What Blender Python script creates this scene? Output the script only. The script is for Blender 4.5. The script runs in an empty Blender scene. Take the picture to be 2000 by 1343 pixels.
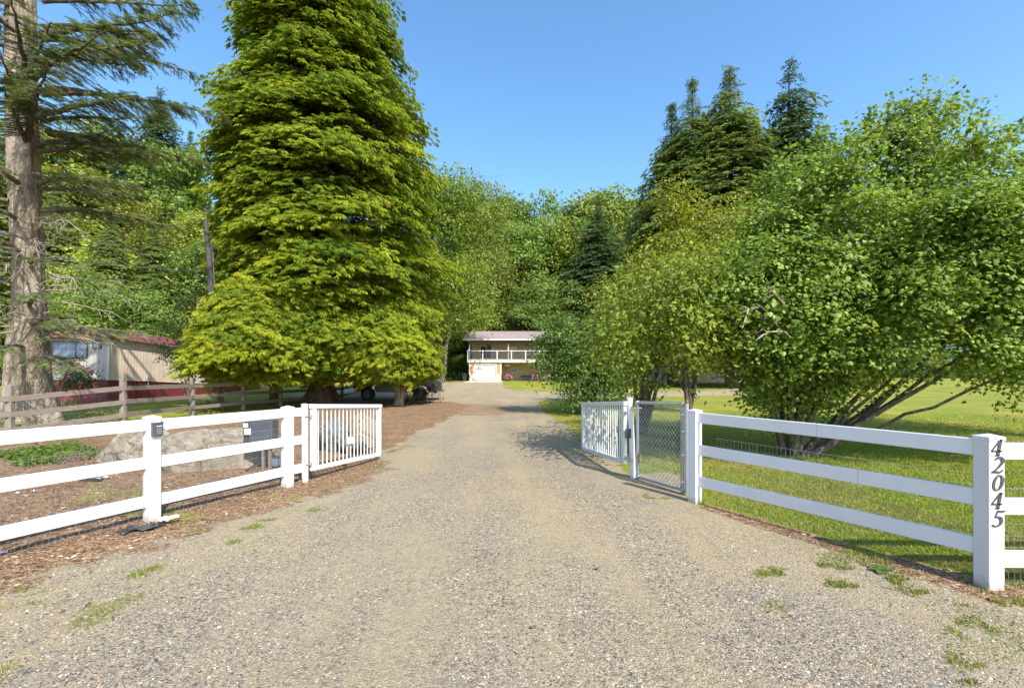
import bpy, math, random
import numpy as np
from mathutils import Vector, Matrix
rad = math.radians
sc = bpy.context.scene
# ---------------------------------------------------------------- camera
HC, HOR, F = 1.84, 726.0, 900.0
cam = bpy.data.cameras.new("camera"); cam_o = bpy.data.objects.new("camera", cam)
sc.collection.objects.link(cam_o); sc.camera = cam_o
cam.sensor_width = 36; cam.lens = F/2000*36
cam.shift_y = (HOR-671.5)/2000
cam_o.location = (0, 0, HC); cam_o.rotation_euler = (rad(90), 0, 0)
cam.clip_start = .05; cam.clip_end = 6000
# ---------------------------------------------------------------- sky, sun, exposure
SUN_EL = rad(44.5)
sdir = Vector((.5*math.cos(SUN_EL), -.866*math.cos(SUN_EL), math.sin(SUN_EL)))   # towards the sun
world = bpy.data.worlds.new("World"); sc.world = world; world.use_nodes = True
wn = world.node_tree; bg = wn.nodes["Background"]
sky = wn.nodes.new("ShaderNodeTexSky"); sky.sky_type = 'NISHITA'; sky.sun_disc = False
sky.sun_elevation = SUN_EL; sky.sun_rotation = math.atan2(sdir.x, sdir.y)
sky.air_density = 1.0; sky.dust_density = 1.2; sky.ozone_density = 2.6; sky.altitude = 100
hs = wn.nodes.new("ShaderNodeHueSaturation"); hs.inputs['Saturation'].default_value = 1.16; hs.inputs['Hue'].default_value = .494
wn.links.new(sky.outputs[0], hs.inputs['Color']); wn.links.new(hs.outputs[0], bg.inputs['Color'])
bg.inputs['Strength'].default_value = .15
sun = bpy.data.lights.new("sun", 'SUN'); sun.energy = 3.3; sun.angle = rad(.55); sun.color = (1, .955, .88)
sun_o = bpy.data.objects.new("sun", sun); sc.collection.objects.link(sun_o)
sun_o.rotation_euler = sdir.to_track_quat('Z', 'Y').to_euler(); sun_o.location = (20, -30, 40)
sc.view_settings.view_transform = 'Standard'; sc.view_settings.look = 'None'
sc.view_settings.exposure = 1.14; sc.view_settings.gamma = 1
sc.cycles.max_bounces = 6; sc.cycles.diffuse_bounces = 4; sc.cycles.transmission_bounces = 4
sc.cycles.glossy_bounces = 3; sc.cycles.caustics_reflective = False; sc.cycles.caustics_refractive = False
col = sc.collection

# ---------------------------------------------------------------- terrain and placement
def smooth(t): t = np.clip(t, 0, 1); return t*t*(3-2*t)
_py = [-60, 7, 10, 14, 30, 60, 80, 400]; _pz = [0, 0, -.06, -.07, .12, .6, .8, .8]
def vnoise(x, y, s, seed=0):
    x = np.asarray(x, float)/s; y = np.asarray(y, float)/s
    xi = np.floor(x).astype(np.int64); yi = np.floor(y).astype(np.int64); fx = smooth(x-xi); fy = smooth(y-yi)
    def h(a, b):
        n = (a*374761393 + b*668265263 + seed*1274126177) & 0x7fffffff
        n = ((n ^ (n >> 13))*1274126177) & 0x7fffffff
        return ((n ^ (n >> 16)) & 0xffff)/65535.
    return (h(xi, yi)*(1-fx)+h(xi+1, yi)*fx)*(1-fy) + (h(xi, yi+1)*(1-fx)+h(xi+1, yi+1)*fx)*fy
def fbm(x, y, s, seed=0, n=3):
    r = 0; a = 1; t = 0
    for k in range(n): r = r + a*vnoise(x, y, s/2**k, seed+k*17); t += a; a *= .5
    return r/t
def gz(x, y):
    x = np.asarray(x, float); y = np.asarray(y, float)
    z = np.interp(y, _py, _pz)
    y0 = np.interp(x, [-60, -38, -14, 40, 70], [46, 54, 74, 78, 78])
    sl = np.interp(x, [-60, -20, 12, 30, 60], [.62, .5, .42, .2, .1])
    cap = np.interp(x, [-70, -30, 0, 20, 60], [31, 26, 17, 12, 4])
    s = np.clip(y-y0, 0, None)
    hill = s*sl*smooth(s/14)
    hill = cap*(1-np.exp(-hill/np.maximum(cap, .1)))
    return z + hill + .25*(fbm(x, y, 9, 5)-.5)*smooth((y-62)/10)
def gzf(x, y): return float(gz(x, y))
def X(px, Y): return (px-1000)/F*Y
def Z(py, Y): return HC-(py-HOR)/F*Y
def at(px, py):                                  # point of the ground seen at a pixel of the 2000 px photograph
    ys = np.geomspace(1.5, 120, 3000); xs = (px-1000)/F*ys; zs = HC-(py-HOR)/F*ys
    k = int(np.argmax(zs <= gz(xs, ys)))
    return float(xs[k]), float(ys[k])

# ---------------------------------------------------------------- object helpers
def link(o, parent=None):
    col.objects.link(o)
    if parent: o.parent = parent
    return o
def tag(o, label=None, cat=None, group=None, kind=None):
    if label: o['label'] = label
    if cat: o['category'] = cat
    if group: o['group'] = group
    if kind: o['kind'] = kind
    return o
def thing(name, label, cat, loc=(0, 0, 0), rz=0, group=None):
    o = bpy.data.objects.new(name, None); o.empty_display_size = .1
    o.location = loc; o.rotation_euler = (0, 0, rz); link(o)
    return tag(o, label, cat, group)
def npmesh(name, V, Fc, mat=None, parent=None, cols=None, smoothf=False, attrs=None):
    """V (n,3); Fc (k,3) or (k,4) int array; one mesh object"""
    me = bpy.data.meshes.new(name); V = np.asarray(V, np.float32); Fc = np.asarray(Fc, np.int32)
    k, m = Fc.shape
    me.vertices.add(len(V)); me.vertices.foreach_set('co', V.ravel())
    me.loops.add(k*m); me.loops.foreach_set('vertex_index', Fc.ravel())
    me.polygons.add(k); me.polygons.foreach_set('loop_start', np.arange(0, k*m, m, dtype=np.int32))
    me.polygons.foreach_set('loop_total', np.full(k, m, np.int32))
    if smoothf: me.polygons.foreach_set('use_smooth', np.ones(k, bool))
    if cols is not None:
        a = me.color_attributes.new('col', 'FLOAT_COLOR', 'POINT')
        a.data.foreach_set('color', np.concatenate([np.asarray(cols, np.float32), np.ones((len(V), 1), np.float32)], 1).ravel())
    for an, av in (attrs or {}).items():
        a = me.attributes.new(an, 'FLOAT', 'POINT'); a.data.foreach_set('value', np.asarray(av, np.float32))
    me.update(calc_edges=True)
    if mat: me.materials.append(mat)
    return link(bpy.data.objects.new(name, me), parent)
class MB:
    """collects boxes, bars, tubes, polygons into one mesh"""
    def __init__(s): s.v = []; s.f = []; s.sm = []
    def add(s, vs, fs, sm=False):
        b = len(s.v); s.v += [tuple(v) for v in vs]; s.f += [tuple(i+b for i in f) for f in fs]; s.sm += [sm]*len(fs); return s
    def box(s, lo, hi, M=None, bev=0):
        (a, b, c), (d, e, f) = lo, hi
        if bev > 0:
            t = bev; vs = []; 
            for z in (c, c+t, f-t, f):
                q = t if z in (c, f) else 0
                vs += [(a+t, b+q, z), (d-t, b+q, z), (d-q, b+t, z), (d-q, e-t, z), (d-t, e-q, z), (a+t, e-q, z), (a+q, e-t, z), (a+q, b+t, z)]
            fs = [tuple(range(7, -1, -1)), tuple(range(24, 32))]
            for r in range(3):
                for k in range(8): fs.append((r*8+k, r*8+(k+1) % 8, r*8+8+(k+1) % 8, r*8+8+k))
        else:
            vs = [(a, b, c), (d, b, c), (d, e, c), (a, e, c), (a, b, f), (d, b, f), (d, e, f), (a, e, f)]
            fs = [(3, 2, 1, 0), (4, 5, 6, 7), (0, 1, 5, 4), (1, 2, 6, 5), (2, 3, 7, 6), (3, 0, 4, 7)]
        if M is not None: vs = [tuple(M @ Vector(v)) for v in vs]
        return s.add(vs, fs)
    def tube(s, pts, r, n=8, cap=True, sm=True):
        pts = [Vector(p) for p in pts]; m = len(pts)
        rs = list(r) if hasattr(r, '__len__') else [r]*m
        vs = []; fs = []; up = None
        for i, p in enumerate(pts):
            d = (pts[min(i+1, m-1)]-pts[max(i-1, 0)]).normalized()
            if up is None: up = Vector((0, 0, 1)) if abs(d.z) < .9 else Vector((1, 0, 0))
            u = d.cross(up).normalized(); w = u.cross(d).normalized(); up = w
            for k in range(n):
                a = 2*math.pi*k/n; vs.append(p+u*math.cos(a)*rs[i]+w*math.sin(a)*rs[i])
        for i in range(m-1):
            for k in range(n): fs.append((i*n+k, i*n+(k+1) % n, i*n+n+(k+1) % n, i*n+n+k))
        s.add(vs, fs, sm)
        if cap: s.add(vs[:n], [tuple(range(n-1, -1, -1))]); s.add(vs[-n:], [tuple(range(n))])
        return s
    def prism(s, outline, d, M=None):          # outline in xz, thickness along +y
        n = len(outline)
        vs = [(x, 0, z) for x, z in outline]+[(x, d, z) for x, z in outline]
        fs = [tuple(range(n-1, -1, -1)), tuple(range(n, 2*n))]+[(i, (i+1) % n, n+(i+1) % n, n+i) for i in range(n)]
        if M is not None: vs = [tuple(M @ Vector(v)) for v in vs]
        return s.add(vs, fs)
    def lathe(s, prof, c=(0, 0, 0), n=16):
        vs = []; fs = []
        for r, z in prof:
            for k in range(n): a = 2*math.pi*k/n; vs.append((c[0]+r*math.cos(a), c[1]+r*math.sin(a), c[2]+z))
        for i in range(len(prof)-1):
            for k in range(n): fs.append((i*n+k, i*n+(k+1) % n, i*n+n+(k+1) % n, i*n+n+k))
        return s.add(vs, fs, True)
    def build(s, name, mat, parent=None):
        me = bpy.data.meshes.new(name); me.from_pydata(s.v, [], s.f); me.polygons.foreach_set('use_smooth', s.sm); me.update()
        me.materials.append(mat); return link(bpy.data.objects.new(name, me), parent)
def frameM(o, xdir, zdir=(0, 0, 1)):             # matrix: local x along xdir, z up
    x = Vector(xdir).normalized(); z = Vector(zdir); y = z.cross(x).normalized(); z = x.cross(y)
    M = Matrix((x, y, z)).transposed().to_4x4(); M.translation = Vector(o); return M

# ---------------------------------------------------------------- materials
def newmat(name):
    m = bpy.data.materials.new(name); m.use_nodes = True; nt = m.node_tree
    return m, nt, nt.nodes["Principled BSDF"], nt.nodes["Material Output"]
def node(nt, t, **kw):
    n = nt.nodes.new(t)
    for k, v in kw.items():
        if hasattr(n, k): setattr(n, k, v)
        else: n.inputs[k].default_value = v
    return n
def ramp(nt, stops, interp='LINEAR'):
    r = nt.nodes.new("ShaderNodeValToRGB"); cr = r.color_ramp; cr.interpolation = interp
    while len(cr.elements) > 1: cr.elements.remove(cr.elements[0])
    cr.elements[0].position = stops[0][0]; cr.elements[0].color = (*stops[0][1], 1)
    for p, c in stops[1:]: e = cr.elements.new(p); e.color = (*c, 1)
    return r
def mixc(nt, f, a, b, bt='MIX'):
    m = nt.nodes.new("ShaderNodeMix"); m.data_type = 'RGBA'; m.blend_type = bt; m.clamp_factor = True
    for s, v in ((0, f), (6, a), (7, b)):
        if isinstance(v, (int, float)): m.inputs[s].default_value = v
        elif isinstance(v, tuple): m.inputs[s].default_value = (*v, 1)
        else: nt.links.new(v, m.inputs[s])
    return m.outputs[2]
def mth(nt, op, a, b=None, c=None, clamp=False):
    m = nt.nodes.new("ShaderNodeMath"); m.operation = op; m.use_clamp = clamp
    for i, v in enumerate((a, b, c)):
        if v is None: continue
        if isinstance(v, (int, float)): m.inputs[i].default_value = v
        else: nt.links.new(v, m.inputs[i])
    return m.outputs[0]
def plain(name, c, rough=.6, c2=None, scale=8, metal=0, bump=0, bscale=60, stretch=None, spec=.5):
    """paint-like material with a soft mottling of its own colour and a fine bump"""
    m, nt, b, o = newmat(name); b.inputs['Roughness'].default_value = rough; b.inputs['Metallic'].default_value = metal
    b.inputs['Specular IOR Level'].default_value = spec
    tc = node(nt, "ShaderNodeTexCoord"); mp = node(nt, "ShaderNodeMapping"); nt.links.new(tc.outputs['Object'], mp.inputs[0])
    if stretch: mp.inputs['Scale'].default_value = stretch
    n = node(nt, "ShaderNodeTexNoise", Scale=scale, Detail=5.0, Roughness=.65); nt.links.new(mp.outputs[0], n.inputs['Vector'])
    c2 = c2 or tuple(x*.8 for x in c)
    r = ramp(nt, [(.35, c), (.68, c2)]); nt.links.new(n.outputs['Fac'], r.inputs[0]); nt.links.new(r.outputs[0], b.inputs['Base Color'])
    if bump:
        n2 = node(nt, "ShaderNodeTexNoise", Scale=bscale, Detail=4.0); nt.links.new(mp.outputs[0], n2.inputs['Vector'])
        bp = node(nt, "ShaderNodeBump", Strength=bump, Distance=.01); nt.links.new(n2.outputs['Fac'], bp.inputs['Height']); nt.links.new(bp.outputs[0], b.inputs['Normal'])
    return m
def foliage_mat(name, trans=.35, rough=.55, spec=.3):
    m, nt, b, o = newmat(name)
    a = node(nt, "ShaderNodeAttribute"); a.attribute_name = 'col'
    b.inputs['Roughness'].default_value = rough; b.inputs['Specular IOR Level'].default_value = spec
    nt.links.new(a.outputs['Color'], b.inputs['Base Color'])
    t = node(nt, "ShaderNodeBsdfTranslucent")
    c2 = mixc(nt, 1.0, a.outputs['Color'], (1.25, 1.2, .6), 'MULTIPLY'); nt.links.new(c2, t.inputs[0])
    mx = node(nt, "ShaderNodeMixShader"); mx.inputs[0].default_value = trans
    nt.links.new(b.outputs[0], mx.inputs[1]); nt.links.new(t.outputs[0], mx.inputs[2]); nt.links.new(mx.outputs[0], o.inputs['Surface'])
    return m
M_leaf = foliage_mat("leaf", .42, .5, .35); M_needle = foliage_mat("needle", .36, .6, .2); M_grass = foliage_mat("grass_blade", .35, .6, .2)
M_stone = None
def bark_mat(name, c1, c2, c3, sc_=6, stretch=(1, 1, .25), bump=.8, crack=.8):
    m, nt, b, o = newmat(name); b.inputs['Roughness'].default_value = .9; b.inputs['Specular IOR Level'].default_value = .15
    tc = node(nt, "ShaderNodeTexCoord"); mp = node(nt, "ShaderNodeMapping"); nt.links.new(tc.outputs['Object'], mp.inputs[0]); mp.inputs['Scale'].default_value = stretch
    v = node(nt, "ShaderNodeTexVoronoi", Scale=sc_*2.2); v.feature = 'DISTANCE_TO_EDGE'
    n = node(nt, "ShaderNodeTexNoise", Scale=sc_, Detail=8.0, Roughness=.7)
    nd = node(nt, "ShaderNodeTexNoise", Scale=sc_*3, Detail=3.0); nt.links.new(mp.outputs[0], nd.inputs['Vector'])
    wv = mixc(nt, .12, mp.outputs[0], nd.outputs['Color'], 'ADD'); nt.links.new(wv, v.inputs['Vector']); nt.links.new(mp.outputs[0], n.inputs['Vector'])
    r = ramp(nt, [(.32, c1), (.5, c2), (.68, c3)]); nt.links.new(n.outputs['Fac'], r.inputs[0])
    e = ramp(nt, [(0, (.35, .3, .26)), (.09, (1, 1, 1))]); nt.links.new(v.outputs['Distance'], e.inputs[0])
    nt.links.new(mixc(nt, crack, r.outputs[0], e.outputs[0], 'MULTIPLY'), b.inputs['Base Color'])
    h = mth(nt, 'ADD', mth(nt, 'MULTIPLY', n.outputs['Fac'], .7), mth(nt, 'MINIMUM', mth(nt, 'MULTIPLY', v.outputs['Distance'], 4), .6))
    bp = node(nt, "ShaderNodeBump", Strength=bump, Distance=.03); nt.links.new(h, bp.inputs['Height']); nt.links.new(bp.outputs[0], b.inputs['Normal'])
    return m
M_bark_pale = bark_mat("bark_pale", (.10, .075, .05), (.25, .205, .15), (.42, .36, .28), 3.4, (1, 1, .35), .8, .3)
M_bark_brown = bark_mat("bark_brown", (.09, .06, .04), (.2, .14, .095), (.28, .21, .15), 8)
M_bark_grey = bark_mat("bark_grey", (.1, .08, .06), (.2, .165, .125), (.33, .28, .22), 10)
M_bark_far = bark_mat("bark_far", (.06, .05, .04), (.12, .1, .08), (.2, .17, .14), 8)
M_bark_tan = bark_mat("bark_tan", (.2, .14, .09), (.4, .29, .18), (.5, .39, .26), 7)
M_twig = plain("dead_twig", (.4, .33, .25), .9, (.26, .21, .15), 5)
M_vinyl = plain("white_vinyl", (.66, .65, .65), .42, (.62, .61, .61), 2.5, bump=.03, bscale=300)
def vinyl():
    m = M_vinyl; nt = m.node_tree; b = nt.nodes["Principled BSDF"]; src = b.inputs['Base Color'].links[0].from_socket
    tc = node(nt, "ShaderNodeTexCoord"); sp = node(nt, "ShaderNodeSeparateXYZ"); nt.links.new(tc.outputs['Object'], sp.inputs[0])
    n = node(nt, "ShaderNodeTexNoise", Scale=14., Detail=6.0, Roughness=.7); nt.links.new(tc.outputs['Object'], n.inputs['Vector'])
    n2 = node(nt, "ShaderNodeTexNoise", Scale=3., Detail=8.0, Roughness=.8); nt.links.new(tc.outputs['Object'], n2.inputs['Vector'])
    splash = mth(nt, 'MULTIPLY', mth(nt, 'SUBTRACT', mth(nt, 'MULTIPLY', n.outputs['Fac'], .22), sp.outputs[2]), 9, clamp=True)
    scuff = mth(nt, 'MULTIPLY', mth(nt, 'SUBTRACT', n2.outputs['Fac'], .6), 2.2, clamp=True)
    c = mixc(nt, mth(nt, 'MULTIPLY', scuff, .35), src, (.55, .54, .48)); c = mixc(nt, mth(nt, 'MULTIPLY', splash, .75), c, (.33, .24, .15)); nt.links.new(c, b.inputs['Base Color'])
vinyl()
M_white = plain("white_paint", (.66, .655, .65), .45, (.58, .57, .55), 9, bump=.06, bscale=90)
M_galv = plain("galvanised_steel", (.48, .5, .52), .42, (.36, .37, .39), 30, metal=.55)
M_wire = plain("dull_wire", (.3, .31, .32), .6, (.22, .22, .23), 30, metal=.2)
M_rust = plain("rust", (.2, .09, .04), .9, (.12, .055, .03), 20)
M_dark = plain("dark_plastic", (.035, .038, .042), .45, (.05, .053, .058), 12)
M_grey = plain("grey_metal", (.11, .12, .13), .45, (.085, .09, .1), 7, metal=.3)
M_paper = plain("paper", (.7, .72, .74), .6, (.55, .56, .58), 40)
M_board = plain("weathered_board", (.25, .2, .155), .85, (.14, .11, .085), 5, bump=.5, bscale=25, stretch=(1, 1, 7))
M_pole = plain("pole_wood", (.095, .085, .075), .9, (.06, .052, .045), 7, bump=.5, bscale=25, stretch=(6, 6, .7))
M_post = plain("weathered_post", (.28, .24, .19), .9, (.17, .145, .115), 7, bump=.5, bscale=25, stretch=(6, 6, .7))
# ---------------------------------------------------------------- ground
def seg_poly(pts): return np.array([at(*p) for p in pts])
def inpoly(x, y, P):
    c = np.zeros(x.shape, bool); n = len(P); j = n-1
    for i in range(n):
        xi, yi = P[i]; xj, yj = P[j]
        c ^= ((yi > y) != (yj > y)) & (x < (xj-xi)*(y-yi)/(yj-yi+1e-12)+xi); j = i
    return c
def sdist(x, y, P):
    d = np.full(x.shape, 1e9); n = len(P)
    for i in range(n):
        a = P[i]; b = P[(i+1) % n]; ex, ey = b-a; L = ex*ex+ey*ey+1e-12
        t = np.clip(((x-a[0])*ex+(y-a[1])*ey)/L, 0, 1); d = np.minimum(d, np.hypot(x-a[0]-t*ex, y-a[1]-t*ey))
    return np.where(inpoly(x, y, P), d, -d)
LF_A = np.array([-4.43, 5.67]); LF_B = np.array([-3.60, 7.39]); LF_D = (LF_B-LF_A)/np.linalg.norm(LF_B-LF_A)
RF_A = np.array([X(1357, 6.52), 6.52]); RF_B = np.array([X(1931, 3.92)+.02, 3.94]); RF_D = (RF_A-RF_B)/np.linalg.norm(RF_A-RF_B)
L0 = LF_A-LF_D*4.2
drive = np.array([(-14, -12), tuple(L0+np.array([.5, -2.5])), tuple(L0+np.array([.55, -.25])), tuple(LF_A+np.array([.65, -.05])), tuple(LF_B+np.array([.75, 0])), (-2.75, 8.6)]
    + [at(*p) for p in [(700, 903), (745, 885), (800, 855), (850, 830), (895, 806), (915, 792), (880, 784), (780, 783), (690, 790), (600, 792)]]
    + [(-16, 33), (-16, 58), (-9.5, 60.8), (-1.3, 60.9)] + [at(*p) for p in [(985, 757), (1010, 762), (1050, 764), (1100, 765), (1170, 763.5)]]
    + [(17, 38.5), (23, 46), (29, 46), (23, 35), (16, 33.2)] + [at(*p) for p in [(1120, 778), (1080, 780), (1055, 783), (1050, 795), (1075, 812), (1110, 834), (1145, 866), (1200, 905), (1235, 925)]]
    + [(2.9, 8.6), (3.25, 7.7), tuple(RF_A+np.array([.15, .35])), tuple(RF_A+np.array([-.02, -.05])), tuple((RF_A+RF_B)/2+np.array([-.0, -.05])), tuple(RF_B+np.array([.05, -.0])), (7, 3.85), (12, 3.7), (20, -12)])
mulch = np.array([(-60, -12), (-14, -12), tuple(L0+np.array([.3, -2.5])), tuple(L0+np.array([.45, -.25])), tuple(LF_A+np.array([.5, -.05])), tuple(LF_B+np.array([.55, 0])), (-2.6, 8.6)]
    + [at(*p) for p in [(715, 900), (755, 885), (810, 855), (860, 830), (900, 808), (1000, 812), (1015, 800), (985, 791), (915, 790), (880, 783), (780, 782), (690, 789), (600, 791), (500, 803), (376, 812), (241, 832)]]
    + [(-14.2, 13.4), (-60, 12)])
rmulch = np.array([tuple(RF_A+np.array([.12, -.02])), tuple(RF_A+np.array([-.08, -.22])), tuple((RF_A+RF_B)/2+np.array([-.24, -.13])), tuple(RF_B+np.array([-.3, -.25])), (5.0, 3.45), (9, 3.3), (9, 3.8), (4.6, 3.98), tuple(RF_B+np.array([.1, .15])), tuple((RF_A+RF_B)/2+np.array([.07, .08]))])
PATCH = [((430, 1045), (470, 1025), (560, 992), (615, 978), (640, 985), (590, 1012), (500, 1030)), ((465, 1040), (510, 1035), (500, 1050), (430, 1062)),
         ((215, 1135), (250, 1112), (288, 1112), (250, 1142)), ((360, 1045), (395, 1030), (400, 1040), (370, 1050)), ((325, 1058), (345, 1052), (345, 1060)),
         ((640, 930), (700, 915), (745, 905), (745, 912), (700, 925), (650, 937)), ((620, 948), (650, 946), (640, 955)), ((745, 878), (790, 868), (800, 876), (760, 884)),
         ((1200, 925), (1235, 912), (1240, 930), (1215, 934)), ((1260, 968), (1282, 962), (1284, 974), (1265, 976)), ((1400, 1060), (1430, 1048), (1445, 1060), (1420, 1066)),
         ((1440, 1100), (1470, 1090), (1505, 1115), (1500, 1130), (1460, 1115)), ((1610, 1110), (1650, 1100), (1680, 1120), (1630, 1130)), ((1755, 1145), (1790, 1130), (1800, 1160), (1770, 1165)),
         ((1850, 1230), (1990, 1215), (1990, 1260), (1880, 1270)), ((1870, 1290), (1960, 1290), (1990, 1330), (1880, 1330)), ((1470, 1190), (1540, 1180), (1570, 1200), (1500, 1210)),
         ((1660, 1230), (1720, 1215), (1750, 1250), (1690, 1260)), ((30, 1160), (50, 1150), (80, 1165), (60, 1175)), ((170, 1105), (190, 1095), (240, 1100), (190, 1112)),
         ((1550, 1270), (1620, 1255), (1680, 1290), (1600, 1300)), ((1930, 1165), (1990, 1160), (1995, 1180), (1940, 1180))]
PP = [seg_poly(p) for p in PATCH]
def masks(x, y):
    n1 = fbm(x, y, 1.1, 3)-.5; n2 = fbm(x, y, .28, 9)-.5; far = smooth((y-12)/20)
    w = (.9*n1+.9*n2)*np.where(y > 25, .45, 1)
    gd = smooth((sdist(x, y, drive)+w*.55)/np.where(y < 9, .30, .22)+.5)
    md = smooth((sdist(x, y, mulch)+w*.6)/.35+.5)
    md = np.maximum(md, smooth((sdist(x, y, rmulch)+w*.16)/.12+.5))
    pt = np.zeros(x.shape)
    near = y < 14
    for P in PP:
        c = P.mean(0); m = near & (np.hypot(x-c[0], y-c[1]) < 2.5)
        if m.any(): pt[m] = np.maximum(pt[m], smooth((sdist(x[m], y[m], P)+n2[m]*1.1)/.4+.4)*(.12+.55*smooth((fbm(x[m], y[m], .12, 81)-.42)*8)))
    # thin weedy gravel right of the drive and thin grass in the mulch
    wr = smooth((x-1.2-.2*y)/1.2)*(y < 6.5)*smooth((fbm(x, y, .5, 31)-.52)*6)*.4
    wl = smooth((-x-2.2)/1.0)*(y < 8)*smooth((fbm(x, y, .45, 37)-.56)*7)*.5
    path = smooth((sdist(x, y, np.array([at(*p) for p in [(862, 800), (900, 788), (1000, 791), (1010, 800), (995, 812), (900, 812)]]))+w*1.2)/1.0+.5)
    mul = np.maximum(md, 0)*(1-gd)+path*.6; mul = np.maximum(mul, (x < 0)*(y < 13)*np.clip(1-np.maximum(gd, md), 0, 1)*1.6)
    mul = np.maximum(mul, smooth((sdist(x, y, mulch)+.45+w*1.2)/.5+.3)*.75*(1-md*0)*(y < 10))      # mulch scattered over the gravel's edge
    rm_ = smooth((sdist(x, y, rmulch)+w*.12)/.09+.5)*(.55+.6*fbm(x, y, .2, 43)); mul = np.maximum(mul, rm_)
    grass = np.clip(1-np.maximum(gd, md), 0, 1)
    grass = np.where(((x < 2.3) & (y < 9.5)) | ((x < -1) & (y < 16)), grass*.2, grass); grass = np.maximum(grass, np.maximum(pt, np.maximum(wr, wl)))
    return gd, np.clip(mul, 0, 1), np.clip(grass, 0, 1)
def axis(segs):
    r = [segs[0][0]]
    for (a, b, d0, d1) in segs:
        xx = a
        while xx < b-1e-6: xx += d0+(d1-d0)*(xx-a)/(b-a); r.append(min(xx, b))
    return np.array(r)
gy = axis([(-12, 2.2, 1.5, .12), (2.2, 12, .05, .10), (12, 34, .1, .35), (34, 66, .35, .7), (66, 130, .8, 2.2), (130, 320, 3, 12)])
gxp = axis([(0, 9, .06, .09), (9, 20, .1, .4), (20, 60, .45, 1.2), (60, 330, 2, 14)])
gx = np.concatenate([-gxp[:0:-1], gxp])
GX, GY = np.meshgrid(gx, gy); gd, gm, gg = masks(GX, GY)
GZ = gz(GX, GY)
GZ = GZ + np.where(GY < 15, .018*(fbm(GX, GY, .6, 71)-.5)*smooth((GY-1)/2), 0)
GZ = GZ + .05*smooth((sdist(GX, GY, mulch)-.2)/.5)*np.clip(1-GY/40, 0, 1)*fbm(GX, GY, .9, 77)
GZ = GZ - .035*smooth(gd)*smooth((12-GY)/4)*smooth((GY-5)/3)*0
def gnear(x, y): return float(gz(x, y))
def ground_mat():
    m, nt, b, o = newmat("ground"); L = nt.links.new
    b.inputs['Roughness'].default_value = .95; b.inputs['Specular IOR Level'].default_value = .15
    tc = node(nt, "ShaderNodeTexCoord"); P = tc.outputs['Object']
    def noise(s, d=4., r=.6):
        n = node(nt, "ShaderNodeTexNoise", Scale=s, Detail=d, Roughness=r); L(P, n.inputs['Vector']); return n.outputs['Fac']
    def vor(s, f='F1'):
        v = node(nt, "ShaderNodeTexVoronoi", Scale=s); v.feature = f; L(P, v.inputs['Vector']); return v
    at_ = {k: node(nt, "ShaderNodeAttribute") for k in ('gravel', 'mulch', 'grass')}
    for k, n in at_.items(): n.attribute_name = k
    # gravel: three sizes of stones over tan dust
    sep = lambda v: (lambda s: (L(v.outputs['Color'], s.inputs[0]), s.outputs[0])[1])(node(nt, "ShaderNodeSeparateColor"))
    stones = [(0, (.06, .062, .06)), (.2, (.15, .14, .12)), (.42, (.26, .235, .19)), (.62, (.37, .31, .22)), (.8, (.3, .21, .135)), (.92, (.43, .36, .27)), (1, (.58, .53, .45))]
    v1 = vor(95); r1 = ramp(nt, stones); L(sep(v1), r1.inputs[0])
    v2 = vor(42); r2 = ramp(nt, stones); L(sep(v2), r2.inputs[0])
    v2e = vor(42, 'DISTANCE_TO_EDGE')
    dust = ramp(nt, [(.3, (.3, .25, .155)), (.7, (.41, .345, .23))]); L(noise(14), dust.inputs[0])
    big = noise(.55, 5., .6)
    mpr = node(nt, "ShaderNodeMapping"); mpr.inputs['Scale'].default_value = (1, .16, 1); L(P, mpr.inputs[0])
    nr_ = node(nt, "ShaderNodeTexNoise", Scale=1.1, Detail=4., Roughness=.55); L(mpr.outputs[0], nr_.inputs['Vector'])
    df = ramp(nt, [(.44, (0, 0, 0)), (.56, (1, 1, 1))]); L(mth(nt, 'ADD', mth(nt, 'MULTIPLY', big, .45), mth(nt, 'MULTIPLY', nr_.outputs['Fac'], .55)), df.inputs[0])
    g = mixc(nt, mth(nt, 'MULTIPLY_ADD', df.outputs[0], -.62, .94), dust.outputs[0], r1.outputs[0])
    sel = mth(nt, 'MULTIPLY', mth(nt, 'GREATER_THAN', noise(23, 1.), .5), mth(nt, 'MULTIPLY_ADD', df.outputs[0], -.7, .9))
    g = mixc(nt, sel, g, r2.outputs[0])
    w2 = noise(.23, 3.); tr = ramp(nt, [(.4, (1.03, 1.0, .95)), (.62, (1.14, 1.07, .92))]); L(w2, tr.inputs[0])
    g = mixc(nt, 1.0, g, tr.outputs[0], 'MULTIPLY')
    # mulch: stretched chips
    mp = node(nt, "ShaderNodeMapping"); mp.inputs['Scale'].default_value = (1, 2.3, 1); mp.inputs['Rotation'].default_value = (0, 0, .6); L(P, mp.inputs[0])
    nd = node(nt, "ShaderNodeTexNoise", Scale=9., Detail=2.); L(P, nd.inputs['Vector'])
    wp = mixc(nt, .35, mp.outputs[0], nd.outputs['Color'], 'ADD')
    vm = node(nt, "ShaderNodeTexVoronoi", Scale=26.); L(wp, vm.inputs['Vector'])
    rm = ramp(nt, [(0, (.08, .045, .025)), (.3, (.175, .095, .05)), (.62, (.265, .165, .09)), (.85, (.36, .25, .15)), (1, (.5, .4, .29))]); L(sep(vm), rm.inputs[0])
    mb = ramp(nt, [(.35, (.8, .78, .75)), (.65, (1.15, 1.1, 1.05))]); L(noise(1.3), mb.inputs[0])
    mu = mixc(nt, 1.0, rm.outputs[0], mb.outputs[0], 'MULTIPLY')
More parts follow.
